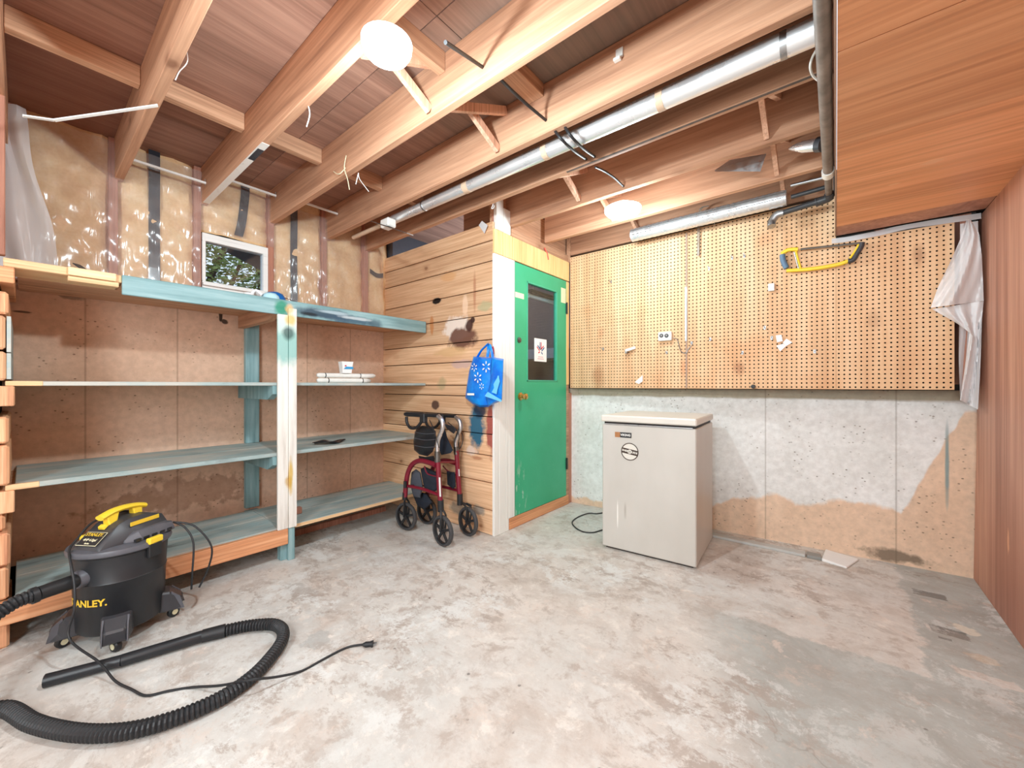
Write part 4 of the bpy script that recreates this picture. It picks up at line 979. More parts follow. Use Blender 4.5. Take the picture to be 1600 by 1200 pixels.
ob = thing('outlet_box', 'white double socket box in the middle of the pegboard', 'socket', tuple(gy(1038, 524)))
a = gy(1028, 533, 3.085); b_ = gy(1049, 517.5, 3.085)
MB().box(a.x, b_.x, 3.085, YG - .001, a.z, b_.z).build('box', M['pvc'], ob, bevel=.004)
for px in (1033.5, 1041.5):
    c = gy(px, 524.5, 3.085); MB().lathe([(0, 0), (.0155, 0), (.0155, .003), (0, .003)], Matrix.Translation((c.x, 3.085, c.z)) @ Matrix.Rotation(PI/2, 4, 'X'), 18).build('socket_face', M['dgrey'], ob)
    MB().box(c.x - .006, c.x + .006, 3.0808, 3.0818, c.z - .003, c.z - .001).box(c.x - .006, c.x + .006, 3.0808, 3.0818, c.z + .003, c.z + .005).build('slot', M['pvc'], ob)
wi = MB().tube(spline([gy(1051, 528, 3.10), gy(1058, 530, 3.11), gy(1061, 540, 3.113), gy(1064, 549, 3.113), gy(1072, 552, 3.113), gy(1075, 546, 3.113), gy(1080, 540, 3.113)], .01), .003, 6).build('wire', M['galv'], smooth=True)
tag(wi, 'thin looping wire right of the double socket box', 'wire')
def peg_bit(name, label, cat, fn): t = thing(name, label, cat); fn(t); return t
def small_box(label, x0, y0, x1, y1, depth, mat='paper', name='paper_tag', cat='tag'):
    a = gy(x0, y1, YG - depth); b_ = gy(x1, y0, YG - depth); o = MB().box(a.x, b_.x, YG - depth, YG - .001, a.z, b_.z).build(name, M[mat], bevel=.002); return tag(o, label, cat)
small_box('small white cable clip right of centre high on the pegboard', 1200, 442, 1210, 455, .025, 'pvc', 'cable_clip', 'clip')
def card(label, pts, dep, mat='paper'):
    f = [gy(x, y, YG - dep) for x, y in pts]; g = [p + Vector((0, .002, 0)) for p in f]; n = len(f)
    return tag(MB().loft([f, g]).build('paper_card', M[mat]), label, 'card')
card('upper small white card in the cluster on the pegboard', [(1212, 524), (1221, 523), (1223, 533), (1214, 535)], .016)
card('right hand small white card of the cluster on pegboard', [(1229, 529), (1238, 535), (1228, 541), (1223, 535)], .010)
card('lowest small white card in the cluster on the pegboard', [(1213, 540), (1224, 537), (1228, 541), (1219, 549)], .006)
def peghook(label, px, py, L=.04, dx=10):
    t = MB(); a = gy(px, py, YG); t.tube(spline([a + Vector((0, -.001, .008)), a + Vector((0, -.006, 0)), a + Vector((.002, -L, -.006)), a + Vector((.003, -L - .004, .010))], .006), .0022, 6)
    t.box(a.x - .006, a.x + .006, YG - .004, YG - .001, a.z - .012, a.z + .010)
    return tag(t.build('peg_hook', M['galv'], smooth=False), label, 'hook')
for (x, y, l) in ((943, 545, 'metal peg hook low on the left of the pegboard'), (955, 440, 'metal peg hook high on the left of the pegboard'), (1144, 403, 'metal peg hook left of pair near top of pegboard'), (1163, 400, 'metal peg hook right of pair near top of pegboard'),
                  (1195, 512, 'metal peg hook above the cluster of white cards'), (1206, 528, 'metal peg hook touching the cluster of white cards'), (1160, 551, 'metal peg hook left of the white card cluster'), (1081, 536, 'metal peg hook at the end of looping wire'),
                  (1108, 420, 'thin peg hook beside the seam strip'), (1110, 530, 'thin dark peg hook right of the seam strip'), (1042, 551, 'small dark peg hook below the socket box'), (1273, 549, 'small pale peg clip low right of the card cluster')):
    peghook(l, x, y)
wb_ = thing('wall_bracket', 'white plastic bracket left of the socket box on pegboard', 'bracket', tuple(gy(985, 546)))
a = gy(977, 548, 3.08); b_ = gy(993, 543, 3.11)
MB().beam(a, b_, .02, .022).build('arm', M['pvc'], wb_, bevel=.003); MB().box(a.x - .008, a.x + .01, 3.09, YG - .001, a.z - .02, a.z + .012).build('base', M['galv'], wb_)
card('tilted white paper tag near bottom edge of pegboard', [(992, 597), (1000, 590), (1004, 586), (1004, 596), (998, 600)], .012)
kb = MB().lathe([(0, -.02), (.012, -.018), (.014, 0), (.010, .012), (.008, .03), (0, .03)], Matrix.Translation(gy(1177, 604, 3.10)) @ Matrix.Rotation(-PI/2, 4, 'X'), 14).build('rubber_stopper', M['black'], smooth=True); tag(kb, 'small black rubber stopper at the bottom edge of the pegboard', 'stopper')

# hanging clear plastic in the right corner
ps = thing('plastic_sheet', 'folded translucent plastic sheet hanging at right of pegboard', 'plastic sheet', (.54, 3.08, 1.9))
def hang(outl_l, outl_r, ztop, name, Y=3.06, ph=0):
    n = len(outl_l)
    def f(u, v):
        k = v * (n - 1); i = min(int(k), n - 2); t = k - i
        l = [outl_l[i][q] * (1-t) + outl_l[i+1][q] * t for q in (0, 1)]; r = [outl_r[i][q] * (1-t) + outl_r[i+1][q] * t for q in (0, 1)]
        px = l[0] * (1-u) + r[0] * u; py = l[1] * (1-u) + r[1] * u
        yy = Y + .022 * math.sin(u * 7 + v * 2 + ph) * (.3 + v) + .006 * math.sin(u * 19 + v * 11)
        if px > 1515: yy = min(yy, 3.07)
        return aty(px, py, yy)
    return MB().sheet(f, 20, 26).build(name, M['poly'], ps, smooth=True)
hang([(1510, 343), (1500, 375), (1482, 415), (1465, 450), (1454, 481)], [(1516, 342), (1530, 365), (1534, 400), (1536, 440), (1537, 470)], 0, 'front_fold', 3.03)
hang([(1456, 483), (1495, 505), (1515, 520), (1508, 570), (1500, 625)], [(1537, 470), (1534, 500), (1533, 540), (1531, 590), (1528, 640)], 0, 'lower_fold', 3.06, 2)
hang([(1500, 350), (1500, 420), (1499, 490), (1498, 560), (1500, 620)], [(1528, 345), (1530, 420), (1531, 490), (1528, 560), (1520, 632)], 0, 'back_fold', 3.11, 4)
MB().sheet(lambda u, v: (-.02 + .60 * u, 3.108 + .004 * math.sin(u * 20), ZS - .032 + .03 * v - .006 * math.sin(u * 8)), 20, 2).build('top_fold', M['poly'], ps, smooth=True)

# ------------------------------------------------------------------ shopping bag
bgT = thing('shopping_bag', 'blue reusable shopping bag hanging at the plank wall corner', 'bag', tuple(aty(757, 580, 2.0)))
def by(px, py, Y=2.03): return aty(px, py, Y)
fl = [(739, 558), (732, 580), (729, 605), (727, 622), (742, 634), (760, 636), (764, 600), (766, 575), (768, 559)]
def shellp(outl, yf, yb, name, mat, cen, puff):
    n = len(outl); cp = by(*cen, yf - puff); mb = MB()
    ring0 = [by(x, y, yb) for x, y in outl]; ring1 = [by(x, y, (yf + yb) / 2) for x, y in outl]
    c2 = Vector((cen[0], cen[1])); ring2 = []; ring3 = []
    for x, y in outl:
        ring2.append(by(x + (cen[0] - x) * .08, y + (cen[1] - y) * .08, yf)); ring3.append(by(x + (cen[0] - x) * .5, y + (cen[1] - y) * .5, yf - puff * .8))
    mb.loft([ring0, ring1, ring2, ring3], caps=True)
    return mb.build(name, mat, bgT, smooth=True)
shellp([(740, 557), (733, 580), (729, 605), (727, 622), (738, 631), (750, 636.5), (763, 636), (767, 600), (768, 575), (769, 559), (755, 558)], 2.01, 2.07, 'front_face', M['bagblue'], (749, 595), .015)
# side gusset towards the door
shellp([(768, 557), (776, 559), (787, 561), (786, 590), (784.5, 626), (772, 631), (763, 636), (758, 622), (765, 600), (767, 575)], 1.985, 2.05, 'side_face', M['bagblue'], (775, 595), .02)
MB().loft([[by(757, 619, 1.96), by(762, 612, 1.96), by(784, 625, 1.96), by(783, 628, 1.96)], [by(757, 619, 1.975), by(762, 612, 1.975), by(784, 625, 1.975), by(783, 628, 1.975)]]).build('fold_edge', M['baglight'], bgT)
for hp in ([(746, 558), (752, 548), (760, 540), (763, 537)], [(763, 537), (763, 547), (761.5, 558)], [(765, 538), (768, 548), (770, 560)]):
    pts = [by(x, y, 2.03 if i else 2.05) for i, (x, y) in enumerate(hp)]; MB().tube(spline(pts, .01), .010, 8, sq=.3).build('strap', M['bagblue'], bgT, smooth=True)
def spark(px, py, s, Y=1.988):
    mb = MB(); c = by(px, py, Y)
    for k in range(6):
        th = PI/2 + k * PI/3; d = Vector((math.cos(th), 0, math.sin(th))); n = Vector((-d.z, 0, d.x)); k_ = s
        p = [c + d * k_ * .38, c + d * k_ * .7 + n * k_ * .14, c + d * k_ * 1.0 + n * k_ * .10, c + d * k_ * 1.05, c + d * k_ * 1.0 - n * k_ * .10, c + d * k_ * .7 - n * k_ * .14]
        mb.add(p, [(0, 1, 2, 3, 4, 5)])
    return mb.build('printed_spark', M['whiteprint'], bgT)
spark(741, 574, .028); spark(759.5, 573, .038); spark(746.5, 590, .036, 1.983); spark(752.5, 603.5, .022, 1.983)
a = by(730, 617.5, 1.985); b_ = by(741, 614.5, 1.985); MB().box(a.x, b_.x, 1.984, 1.9855, a.z, b_.z).build('printed_label', M['whiteprint'], bgT)
bo = [(772, 606), (771, 600), (774, 595), (777, 590), (777.5, 587), (779.5, 587), (780, 591), (781, 596), (779, 603), (777, 610), (776, 616), (768, 613)]
MB().add([by(x, y, 1.955) for x, y in bo], [tuple(range(len(bo)))]).build('printed_bottle', M['baglight'], bgT)
hk = MB().tube(spline([aty(765, 541, 2.096), aty(764, 541, 2.06), aty(763, 538, 2.03), aty(763, 535, 2.028)], .006), .003, 6).build('bag_hook', M['steel'], smooth=True); tag(hk, 'metal hook on the plank wall holding the blue bag', 'hook')
rg = MB().loft([[by(767, 543, 2.07), by(771, 541, 2.07), by(772, 553, 2.07), by(769, 556, 2.07)], [by(767, 543, 2.078), by(771, 541, 2.078), by(772, 553, 2.078), by(769, 556, 2.078)]]).build('red_rag', M['redink']); tag(rg, 'scrap of red cloth behind the blue bag handle', 'rag')

# ------------------------------------------------------------------ walker
wk = thing('rollator_walker', 'folded burgundy rollator walker standing against the plank wall', 'walker', (-2.24, 1.89, 0))
WA, WB = 1.77, 2.0
wheels = [atz(704, 852, 0), atz(641, 828, 0), atz(742, 836, 0), atz(672, 818, 0)]
wheels[0] = Vector((-2.03, 1.765, 0)); wheels[1] = Vector((-2.465, 1.79, 0)); wheels[2] = Vector((-2.03, 2.00, 0)); wheels[3] = Vector((-2.45, 1.97, 0))
def wheel(c, ang, r=.102, wd_=.026):
    e = bpy.data.objects.new('wheel', None)
    mt = Matrix.Translation(c + Vector((0, 0, r))) @ Matrix.Rotation(ang, 4, 'Z') @ Matrix.Rotation(PI/2, 4, 'X')
    h = wd_ / 2
    tyre = MB().lathe([(r*.84, -h), (r*.96, -h), (r, -h*.5), (r, h*.5), (r*.96, h), (r*.84, h), (r*.80, 0), (r*.84, -h)], mt, 32).build('wheel', M['rubber'], wk, smooth=True)
    rim = MB().lathe([(r*.78, -h*.8), (r*.85, -h*.9), (r*.85, h*.9), (r*.78, h*.8), (r*.76, 0), (r*.78, -h*.8)], mt, 32).lathe([(0, -h*1.1), (r*.17, -h*1.1), (r*.17, h*1.1), (0, h*1.1)], mt, 16)
    rim.build('rim', M['black'], tyre, smooth=True)
    sp_ = MB()
    for k in range(5):
        th = 2 * PI * k / 5 + .3; a0 = mt @ Vector((r*.14*math.cos(th), r*.14*math.sin(th), 0)); a1 = mt @ Vector((r*.79*math.cos(th), r*.79*math.sin(th), 0))
        sp_.beam(a0, a1, .016, .012, mt.to_3x3() @ Vector((0, 0, 1)))
    sp_.build('spokes', M['black'], tyre)
    return tyre
wheel(wheels[0], math.radians(-4)); wheel(wheels[1], math.radians(8)); wheel(wheels[2], math.radians(-6)); wheel(wheels[3], math.radians(4))
def T(pts, r, mat, name, seg=12, sq=None): return MB().tube(spline(pts, .012), r, seg, sq=sq).build(name, M[mat], wk, smooth=True)
def fork(c, top, side=1):
    for s_ in (-1, 1):
        MB().tube(spline([top, Vector((c.x + .006, c.y + s_ * .02, .20)), Vector((c.x, c.y + s_ * .021, .102))], .015), .0085, 8, sq=.7).build('fork', M['black'], wk, smooth=True)
# near side frame (Y = WA)
fA = aty(688.5, 786, WA); T([aty(684.5, 722, WA), aty(686.5, 760, WA), fA], .0175, 'red', 'leg_tube')
MB().tube([fA + Vector((-.001, 0, .02)), fA + Vector((.002, 0, -.055))], .021, 14).build('fork_crown', M['black'], wk, smooth=True)
fork(wheels[0], fA + Vector((.002, 0, -.03)))
T([aty(683.5, 705, WA), aty(683.5, 722, WA)], .0195, 'steel', 'adjuster')
T([aty(684.5, 650, WA), aty(690, 656, WA), aty(692, 666, WA), aty(688, 678, WA), aty(684, 690, WA), aty(683.5, 708, WA)], .0150, 'silver', 'handle_tube')
# far side frame (Y = WB)
fC = aty(718.5, 778, WB); T([aty(713.5, 704, WB), aty(715.5, 740, WB), fC], .0175, 'red', 'leg_tube')
MB().tube([fC + Vector((0, 0, .03)), fC + Vector((.002, 0, -.05))], .021, 14).build('fork_crown', M['black'], wk, smooth=True)
fork(wheels[2], fC + Vector((.01, 0, -.03)))
T([aty(712.5, 698, WB), aty(713.5, 710, WB)], .0195, 'steel', 'adjuster')
T([aty(712, 651, WB), aty(718, 658, WB), aty(719.5, 668, WB), aty(715, 680, WB), aty(712, 690, WB), aty(712.5, 702, WB)], .0150, 'silver', 'handle_tube')
# rear legs (arched)
def rear(Y, wc, pts):
    p = [aty(x, y, Y) for x, y in pts]; T(p, .0175, 'red', 'rear_leg')
    b = p[-1]; MB().tube([b + Vector((0, 0, .03)), b + Vector((-.004, 0, -.02))], .019, 12).build('fork_crown', M['black'], wk, smooth=True)
    fork(wc, b + Vector((-.004, 0, -.01)))
rear(WA, wheels[1], [(682, 727), (668, 722), (655, 720), (645, 725), (638, 737), (634.5, 755), (633, 776)])
rear(WB, wheels[3], [(713, 724), (700, 720), (690, 720), (680, 726), (674, 738), (670, 755), (668, 776)])
T([aty(635, 759, WA), aty(660, 764, WA), aty(687, 774, WA)], .0110, 'red', 'side_rail')
T([aty(672, 758, WB), aty(694, 761, WB), aty(717, 767, WB)], .0110, 'red', 'side_rail')
T([aty(663, 728, WA), aty(668, 740, WA), aty(684, 745, WA)], .0045, 'red', 'basket_wire', 8); T([aty(692, 728, WB), aty(700, 736, WB), aty(714, 742, WB)], .0045, 'red', 'basket_wire', 8)
# cross tubes between the two sides
MB().tube([aty(684.5, 722, WA), aty(713.5, 722, WB)], .008, 10).build('cross_tube', M['red'], wk, smooth=True)
MB().tube([aty(640, 759, WA), aty(672, 759, WB)], .008, 10).build('cross_tube', M['red'], wk, smooth=True)
MB().tube([aty(664, 723, WA), aty(690, 721, WB)], .008, 10).build('cross_tube', M['red'], wk, smooth=True)
# grips and brake levers
for (Y, xa, xb, yy) in ((WA, 633, 684, 647), (WB, 663, 712, 648)):
    a, b_ = aty(xa, yy, Y), aty(xb, yy + 2.5, Y)
    MB().tube([a, a + (b_-a)*.08, a + (b_-a)*.55, a + (b_-a)*.62, b_], [.013, .017, .017, .013, .013], 14).build('hand_grip', M['padblack'], wk, smooth=True)
    q0 = a + (b_-a)*.12
    T([a + (b_-a)*.62 + Vector((0, 0, -.01)), a + (b_-a)*.40 + Vector((0, 0, -.085)), a + (b_-a)*.18 + Vector((0, 0, -.098)), a + (b_-a)*.06 + Vector((0, 0, -.06)), a + (b_-a)*.05 + Vector((0, 0, -.02))], .011, 'black', 'brake_lever')
    c = a + (b_-a)*.58; MB().box(c.x - .025, c.x + .028, Y - .018, Y + .018, c.z - .055, c.z + .012).build('brake_housing', M['black'], wk, bevel=.006)
for k, (p_, q_, r_) in enumerate((((671, 656), (678, 672), (686, 700)), ((700, 660), (716, 676), (716, 700)))):
    Y = (WA, WB)[k]; T([aty(*p_, Y - .02), aty(*q_, Y - .03), aty(*r_, Y - .02)], .003, 'black', 'brake_cable', 6)
T([aty(718, 672, WB + .05), aty(723, 680, WB + .05), aty(722, 695, WB + .05), aty(716, 703, WB + .02)], .003, 'black', 'brake_cable', 6)
# folded padded seat and backrest
def pad(outl, Y, t_, name, mat, ribs=0):
    n = len(outl); cx_ = sum(x for x, y in outl) / n; cy_ = sum(y for x, y in outl) / n
    rings = []
    for s_, dy in ((.86, t_ / 2), (1, t_ * .25), (1, -t_ * .25), (.86, -t_ / 2)):
        rings.append([aty(cx_ + (x - cx_) * s_, cy_ + (y - cy_) * s_, Y + dy) for x, y in outl])
    return MB().loft(rings).build(name, M[mat], wk, smooth=True)
sp0 = pad([(652, 667), (660, 665), (674, 667), (681, 674), (681, 692), (676, 706), (668, 713), (655, 710), (647, 703), (646, 690), (648, 676)], 1.84, .06, 'seat_pad', 'padblack')
for yy in (676, 685.5, 697): MB().tube(spline([aty(648.0, yy - 1, 1.808), aty(664, yy + 2, 1.806), aty(680, yy + 1, 1.812)], .01), .0022, 6).build('quilt_seam', M['grey'], sp0, smooth=True)
pad([(690, 668), (694, 666), (699, 684), (708, 703), (704, 708), (690, 711), (686, 704), (687, 684)], 1.90, .03, 'backrest_pad', 'fabric')
pad([(694, 662), (709, 666), (713, 672), (709, 678), (698, 670)], 1.96, .015, 'backrest_strap', 'dgrey')
pad([(654, 712), (664, 714), (678, 712), (681, 724), (668, 721), (655, 718)], 1.85, .05, 'hinge_block', 'black')
pad([(643, 738), (650, 733), (657, 738), (661, 760), (657, 778), (646, 776), (641, 758)], 1.84, .05, 'basket_side', 'gfabric')
pad([(657, 733), (664, 729), (683, 738), (684, 765), (676, 770), (664, 766), (660, 750)], 1.86, .09, 'basket', 'fabric')
pad([(650, 766), (668, 772), (676, 785), (664, 796), (652, 790), (646, 775)], 1.90, .06, 'basket_bottom', 'fabric')
pad([(698, 736), (711, 738), (712, 760), (708, 764), (699, 757)], 1.99, .03, 'basket_panel', 'fabric')
b_ = MB().tube([aty(633, 752, WA - .02), aty(633, 762, WA - .02)], .012, 10).build('lock_knob', M['black'], wk, smooth=True)
pp0, pp1 = aty(686.8, 746, WA - .0145), aty(688, 776, WA - .0145); MB().beam(pp0, pp1, .014, .002, (0, 1, 0)).build('side_label', M['whiteprint'], wk)
pp0, pp1 = aty(717, 733, WB - .0145), aty(717.6, 744, WB - .0145); MB().beam(pp0, pp1, .008, .002, (0, 1, 0)).build('side_label', M['whiteprint'], wk)
MB().tube([aty(729, 787, WB), aty(736, 790, WB)], .008, 8).build('brake_shoe', M['black'], wk, smooth=True)

# ------------------------------------------------------------------ shop vacuum
VC = Vector((-2.415, .272, 0)); VA = math.radians(-57)
vc = thing('shop_vacuum', 'black and yellow shop vacuum on casters before the shelves', 'vacuum', tuple(VC), VA)
def vb(mb, name, mat, parent=None, **k):
    o = mb.build(name, mat, **k); local(parent or vc, o); return o
tank = vb(MB().lathe([(0, .055), (.132, .055), (.140, .065), (.1475, .262), (.150, .266), (.1475, .270), (.154, .372), (.160, .376), (.160, .388), (0, .388)], None, 40), 'tank', M['tank'], smooth=True)
vb(MB().lathe([(.158, .380), (.166, .382), (.168, .392), (.164, .402), (.135, .410), (0, .410)], None, 40), 'lid_rim', M['grey'], smooth=True)
# motor head
def sec(x, w_, z0, z1, wt): return [Vector((x, -w_, z0)), Vector((x, w_, z0)), Vector((x, w_, z0 + (z1 - z0) * .35)), Vector((x, wt, z1)), Vector((x, -wt, z1)), Vector((x, -w_, z0 + (z1 - z0) * .35))]
head = vb(MB().loft([sec(-.135, .08, .40, .43, .05), sec(-.125, .10, .40, .475, .06), (sec(-.06, .115, .40, .500, .062)), sec(.02, .11, .40, .497, .058), sec(.055, .100, .40, .485, .054), sec(.135, .068, .40, .418, .054), sec(.142, .064, .40, .406, .05)]), 'motor_head', M['dgrey'], smooth=True, bevel=.003)
vb(MB().loft([sec(-.12, .132, .408, .445, .118), sec(-.06, .138, .408, .452, .118), sec(.03, .135, .408, .450, .115), sec(.07, .10, .408, .425, .09)]), 'side_shoulder', M['grey'], smooth=True, bevel=.003)
for k in range(5): vb(MB().box(-.10 + .034 * k, -.078 + .034 * k, .128, .1385, .413, .424), 'vent_slot', M['black'])
vb(MB().box(-.085, .035, .084, .0885, .470, .486), 'side_print', M['ytext'])
hp = [(-.085, 0, .492), (-.078, 0, .520), (-.05, 0, .531), (0, 0, .535), (.045, 0, .530), (.075, 0, .518), (.088, 0, .515)]
vb(MB().tube(spline([(-.095, 0, .520), (-.06, 0, .530), (-.01, 0, .535), (.04, 0, .531), (.085, 0, .517)], .01), .019, 12, sq=.62), 'handle', M['yellow'], smooth=True)
vb(MB().loft([[Vector((-.075, -.018, .485)), Vector((-.045, -.018, .485)), Vector((-.045, .018, .485)), Vector((-.075, .018, .485))], [Vector((-.08, -.012, .53)), Vector((-.035, -.012, .53)), Vector((-.035, .012, .53)), Vector((-.08, .012, .53))]]), 'handle_post', M['yellow'], bevel=.004)
vb(MB().loft([[Vector((.03, -.018, .48)), Vector((.058, -.018, .475)), Vector((.058, .018, .475)), Vector((.03, .018, .48))], [Vector((.015, -.012, .53)), Vector((.068, -.012, .522)), Vector((.068, .012, .522)), Vector((.015, .012, .53))]]), 'handle_post', M['yellow'], bevel=.004)
# label on the slanted front
sl0, sl1 = Vector((.135, 0, .4200)), Vector((.055, 0, .4865)); sd = (sl1 - sl0).normalized(); sn = Vector((-sd.z, 0, sd.x)) * -1; 
def onslope(u, v, off=.002): return sl0 + sd * v + Vector((0, u, 0)) + sn * off
if sn.x < 0: sn = -sn
def onslope(u, v, off=.003): return sl0 + sd * v + Vector((0, u, 0)) + sn * off
LW, L0, L1 = .047, .002, .062
vb(MB().add([onslope(-LW, L0, .004), onslope(LW, L0, .004), onslope(LW, L1, .004), onslope(-LW, L1, .004)], [(0,1,2,3)]), 'label_border', M['mask'])
vb(MB().add([onslope(-LW + .002, L0 + .002, .005), onslope(LW - .002, L0 + .002, .005), onslope(LW - .002, L1 - .002, .005), onslope(-LW + .002, L1 - .002, .005)], [(0,1,2,3)]), 'label_panel', M['black'])
for (tx, sz, v0) in (('STANLEY.', .0185, .049), ('4HP 6.0gal', .0140, .026), ('Series', .009, .011)):
    v_, f_ = text_mb(tx, sz, bold=.0004); vb(MB().add([onslope(q.x, v0 + q.y, .0062) for q in v_], f_), 'label_lettering', M['mask'] if sz < .016 else M['ytext'])
vb(MB().loft([[onslope(-.016, .074, .0), onslope(.016, .074, .0), onslope(.016, .098, 0), onslope(-.016, .098, 0)], [onslope(-.009, .078, .016), onslope(.009, .078, .016), onslope(.012, .094, .012), onslope(-.012, .094, .012)]]), 'power_switch', M['yellow'], bevel=.002)
# STANLEY lettering wrapped round the tank, towards the front
v_, f_ = text_mb('STANLEY.', .037, bold=.0013)
def wrap(q, az0, z0, r):
    a = az0 + q.x / r; return Vector((r * math.cos(a), r * math.sin(a), z0 + q.y))
vb(MB().add([wrap(q, math.radians(3), .195, .1468) for q in v_], f_), 'tank_lettering', M['ytext'])
# latches
for s_ in (1, -1):
    vb(MB().box(-.03, .03, s_ * .150 if s_ > 0 else -.172, .172 if s_ > 0 else -.150, .392, .418), 'latch', M['yellow'], bevel=.004)
    vb(MB().box(-.028, .028, .153 if s_ > 0 else -.168, .168 if s_ > 0 else -.153, .335, .392), 'latch_clip', M['black'], bevel=.003)
# casters
for k, a in enumerate((45, 135, 225, 315)):
    a = math.radians(a); R_ = Matrix.Rotation(a, 4, 'Z'); d = R_ @ Vector((1, 0, 0))
    lg = MB().loft([[R_ @ Vector((.12, y, z)) for y, z in ((-.05, .05), (.05, .05), (.048, .14), (-.048, .14))], [R_ @ Vector((.160, y, z)) for y, z in ((-.047, .047), (.047, .047), (.044, .132), (-.044, .132))], [R_ @ Vector((.205, y, z)) for y, z in ((-.04, .045), (.04, .045), (.030, .095), (-.030, .095))]])
    L_ = vb(lg, 'caster_leg', M['dgrey'], bevel=.006)
    for y in (-.040, .034):
        frm = MB(); frm.add([R_ @ Vector(p) for p in ((.165, y, .048), (.212, y + .001, .046), (.196, y + .001, .105), (.166, y, .134), (.165, y + .006, .048), (.212, y + .005, .046), (.196, y + .005, .105), (.166, y + .006, .134))], [(0,1,2,3),(7,6,5,4),(0,4,5,1),(1,5,6,2),(2,6,7,3),(3,7,4,0)])
        vb(frm, 'leg_frame', M['grey'])
    cc = R_ @ Vector((.172, 0, .024)); mt = Matrix.Translation(cc) @ Matrix.Rotation(a + .6, 4, 'Z') @ Matrix.Rotation(PI/2, 4, 'X')
    vb(MB().lathe([(0, -.011), (.020, -.011), (.024, -.006), (.024, .006), (.020, .011), (0, .011)], mt, 18), 'caster_wheel', M['black'], smooth=True)
    vb(MB().lathe([(0, -.0125), (.012, -.0125), (.012, .0125), (0, .0125)], mt, 12).tube([cc + Vector((0, 0, .02)), R_ @ Vector((.172, 0, .055))], .008, 8), 'caster_mount', M['mask'], smooth=True)
# inlet and hose cuff (local frame)
vb(MB().tube([(.135, 0, .300), (.165, 0, .300), (.170, 0, .300)], [.036, .034, .030], 20), 'inlet', M['grey'], smooth=True)
vb(MB().tube([(.168, 0, .300), (.20, -.002, .301), (.25, -.008, .303), (.275, -.012, .303)], [.027, .027, .0255, .0255], 18), 'hose_cuff', M['black'], smooth=True)
vb(MB().tube([(.276, -.012, .303), (.292, -.016, .302)], .029, 18), 'hose_collar', M['black'], smooth=True)
def W2(x, y, z): 
    q = Matrix.Rotation(VA, 3, 'Z') @ Vector((x, y, 0)); return VC + Vector((q.x, q.y, z))
HR = .024
hz = .027
hose = [W2(.288, -.015, .302), W2(.33, -.028, .298), W2(.40, -.045, .255), W2(.445, -.03, .18), W2(.46, .02, .10), W2(.45, .07, .045)]
hose += [Vector((-2.12, -.085, hz))] + [atz(x, y, hz) for x, y in ((12, 1108), (50, 1129), (100, 1142), (150, 1146), (200, 1142), (250, 1130), (300, 1112), (350, 1088), (395, 1056), (425, 1024), (441, 1000), (441, 984), (428, 976), (405, 976), (380, 979), (352, 985))]
hp = spline(hose, .01); hp = resample(hp, .0042)
rr = [HR * (.83 if (k % 3 == 0) else 1.0) for k in range(len(hp))]
MB().tube(hp, rr, 14).build('hose', M['black'], vc, smooth=False)
a, b_ = atz(352, 985, hz), atz(316, 994, hz); MB().tube([a, a + (b_ - a) * .1, b_], [.026, .026, .0245], 18).build('hose_end_cuff', M['black'], vc, smooth=True)
c = atz(190, 1032, .025); d = atz(70, 1064, .022)
MB().tube([b_, b_ + (c - b_) * .02, c], [.0215, .0225, .0215], 16).tube([c, c + (d - c) * .05, c + (d-c) * .8, d], [.021, .0205, .0215, .0225], 16).build('crevice_tool', M['tank'], vc, smooth=True)
# power cord
czz = .0045
cord = [W2(-.09, -.02, .49), W2(-.03, -.05, .508), W2(.06, -.062, .492), W2(.115, -.062, .445), W2(.155, -.045, .415), W2(.180, -.005, .375), W2(.200, .038, .31), W2(.215, .06, .22), W2(.235, .065, .12)]
cord += [atz(155, 1035, .055), atz(180, 1064, .012), atz(205, 1077, czz), atz(228, 1087, czz), atz(262, 1080, czz), atz(300, 1074, czz), atz(345, 1071, .03), atz(392, 1062, .058), atz(430, 1058, .03), atz(470, 1049, czz), atz(500, 1033, czz), atz(530, 1017, czz), atz(548, 1010, czz), atz(568, 1007, .008)]
MB().tube(spline(cord, .012), .0042, 8).build('power_cord', M['black'], vc, smooth=True)
a, b_ = atz(567, 1007.5, .009), atz(583, 1006, .009)
pl = MB().tube([a, a + (b_-a)*.3, a + (b_-a)*.7, b_], [.006, .011, .010, .014], 10).build('plug', M['black'], vc, smooth=True)
for s_ in (-1, 1):
    q = (b_ - a).normalized(); n_ = Vector((-q.y, q.x, 0)); MB().beam(b_ + n_*.006*s_, b_ + n_*.006*s_ + q*.014, .0015, .006).build('prong', M['galv'], pl)
lp = [[W2(-.14, .10, .43), W2(-.16, .14, .40), W2(-.16, .185, .33), W2(-.14, .20, .20), W2(-.14, .195, .12)], [W2(-.14, .10, .43), W2(-.18, .17, .40), W2(-.20, .24, .30), W2(-.19, .235, .20), W2(-.16, .215, .12)]]
for q in lp: MB().tube(spline(q, .012), .0042, 8).build('stowed_cord', M['black'], vc, smooth=True)

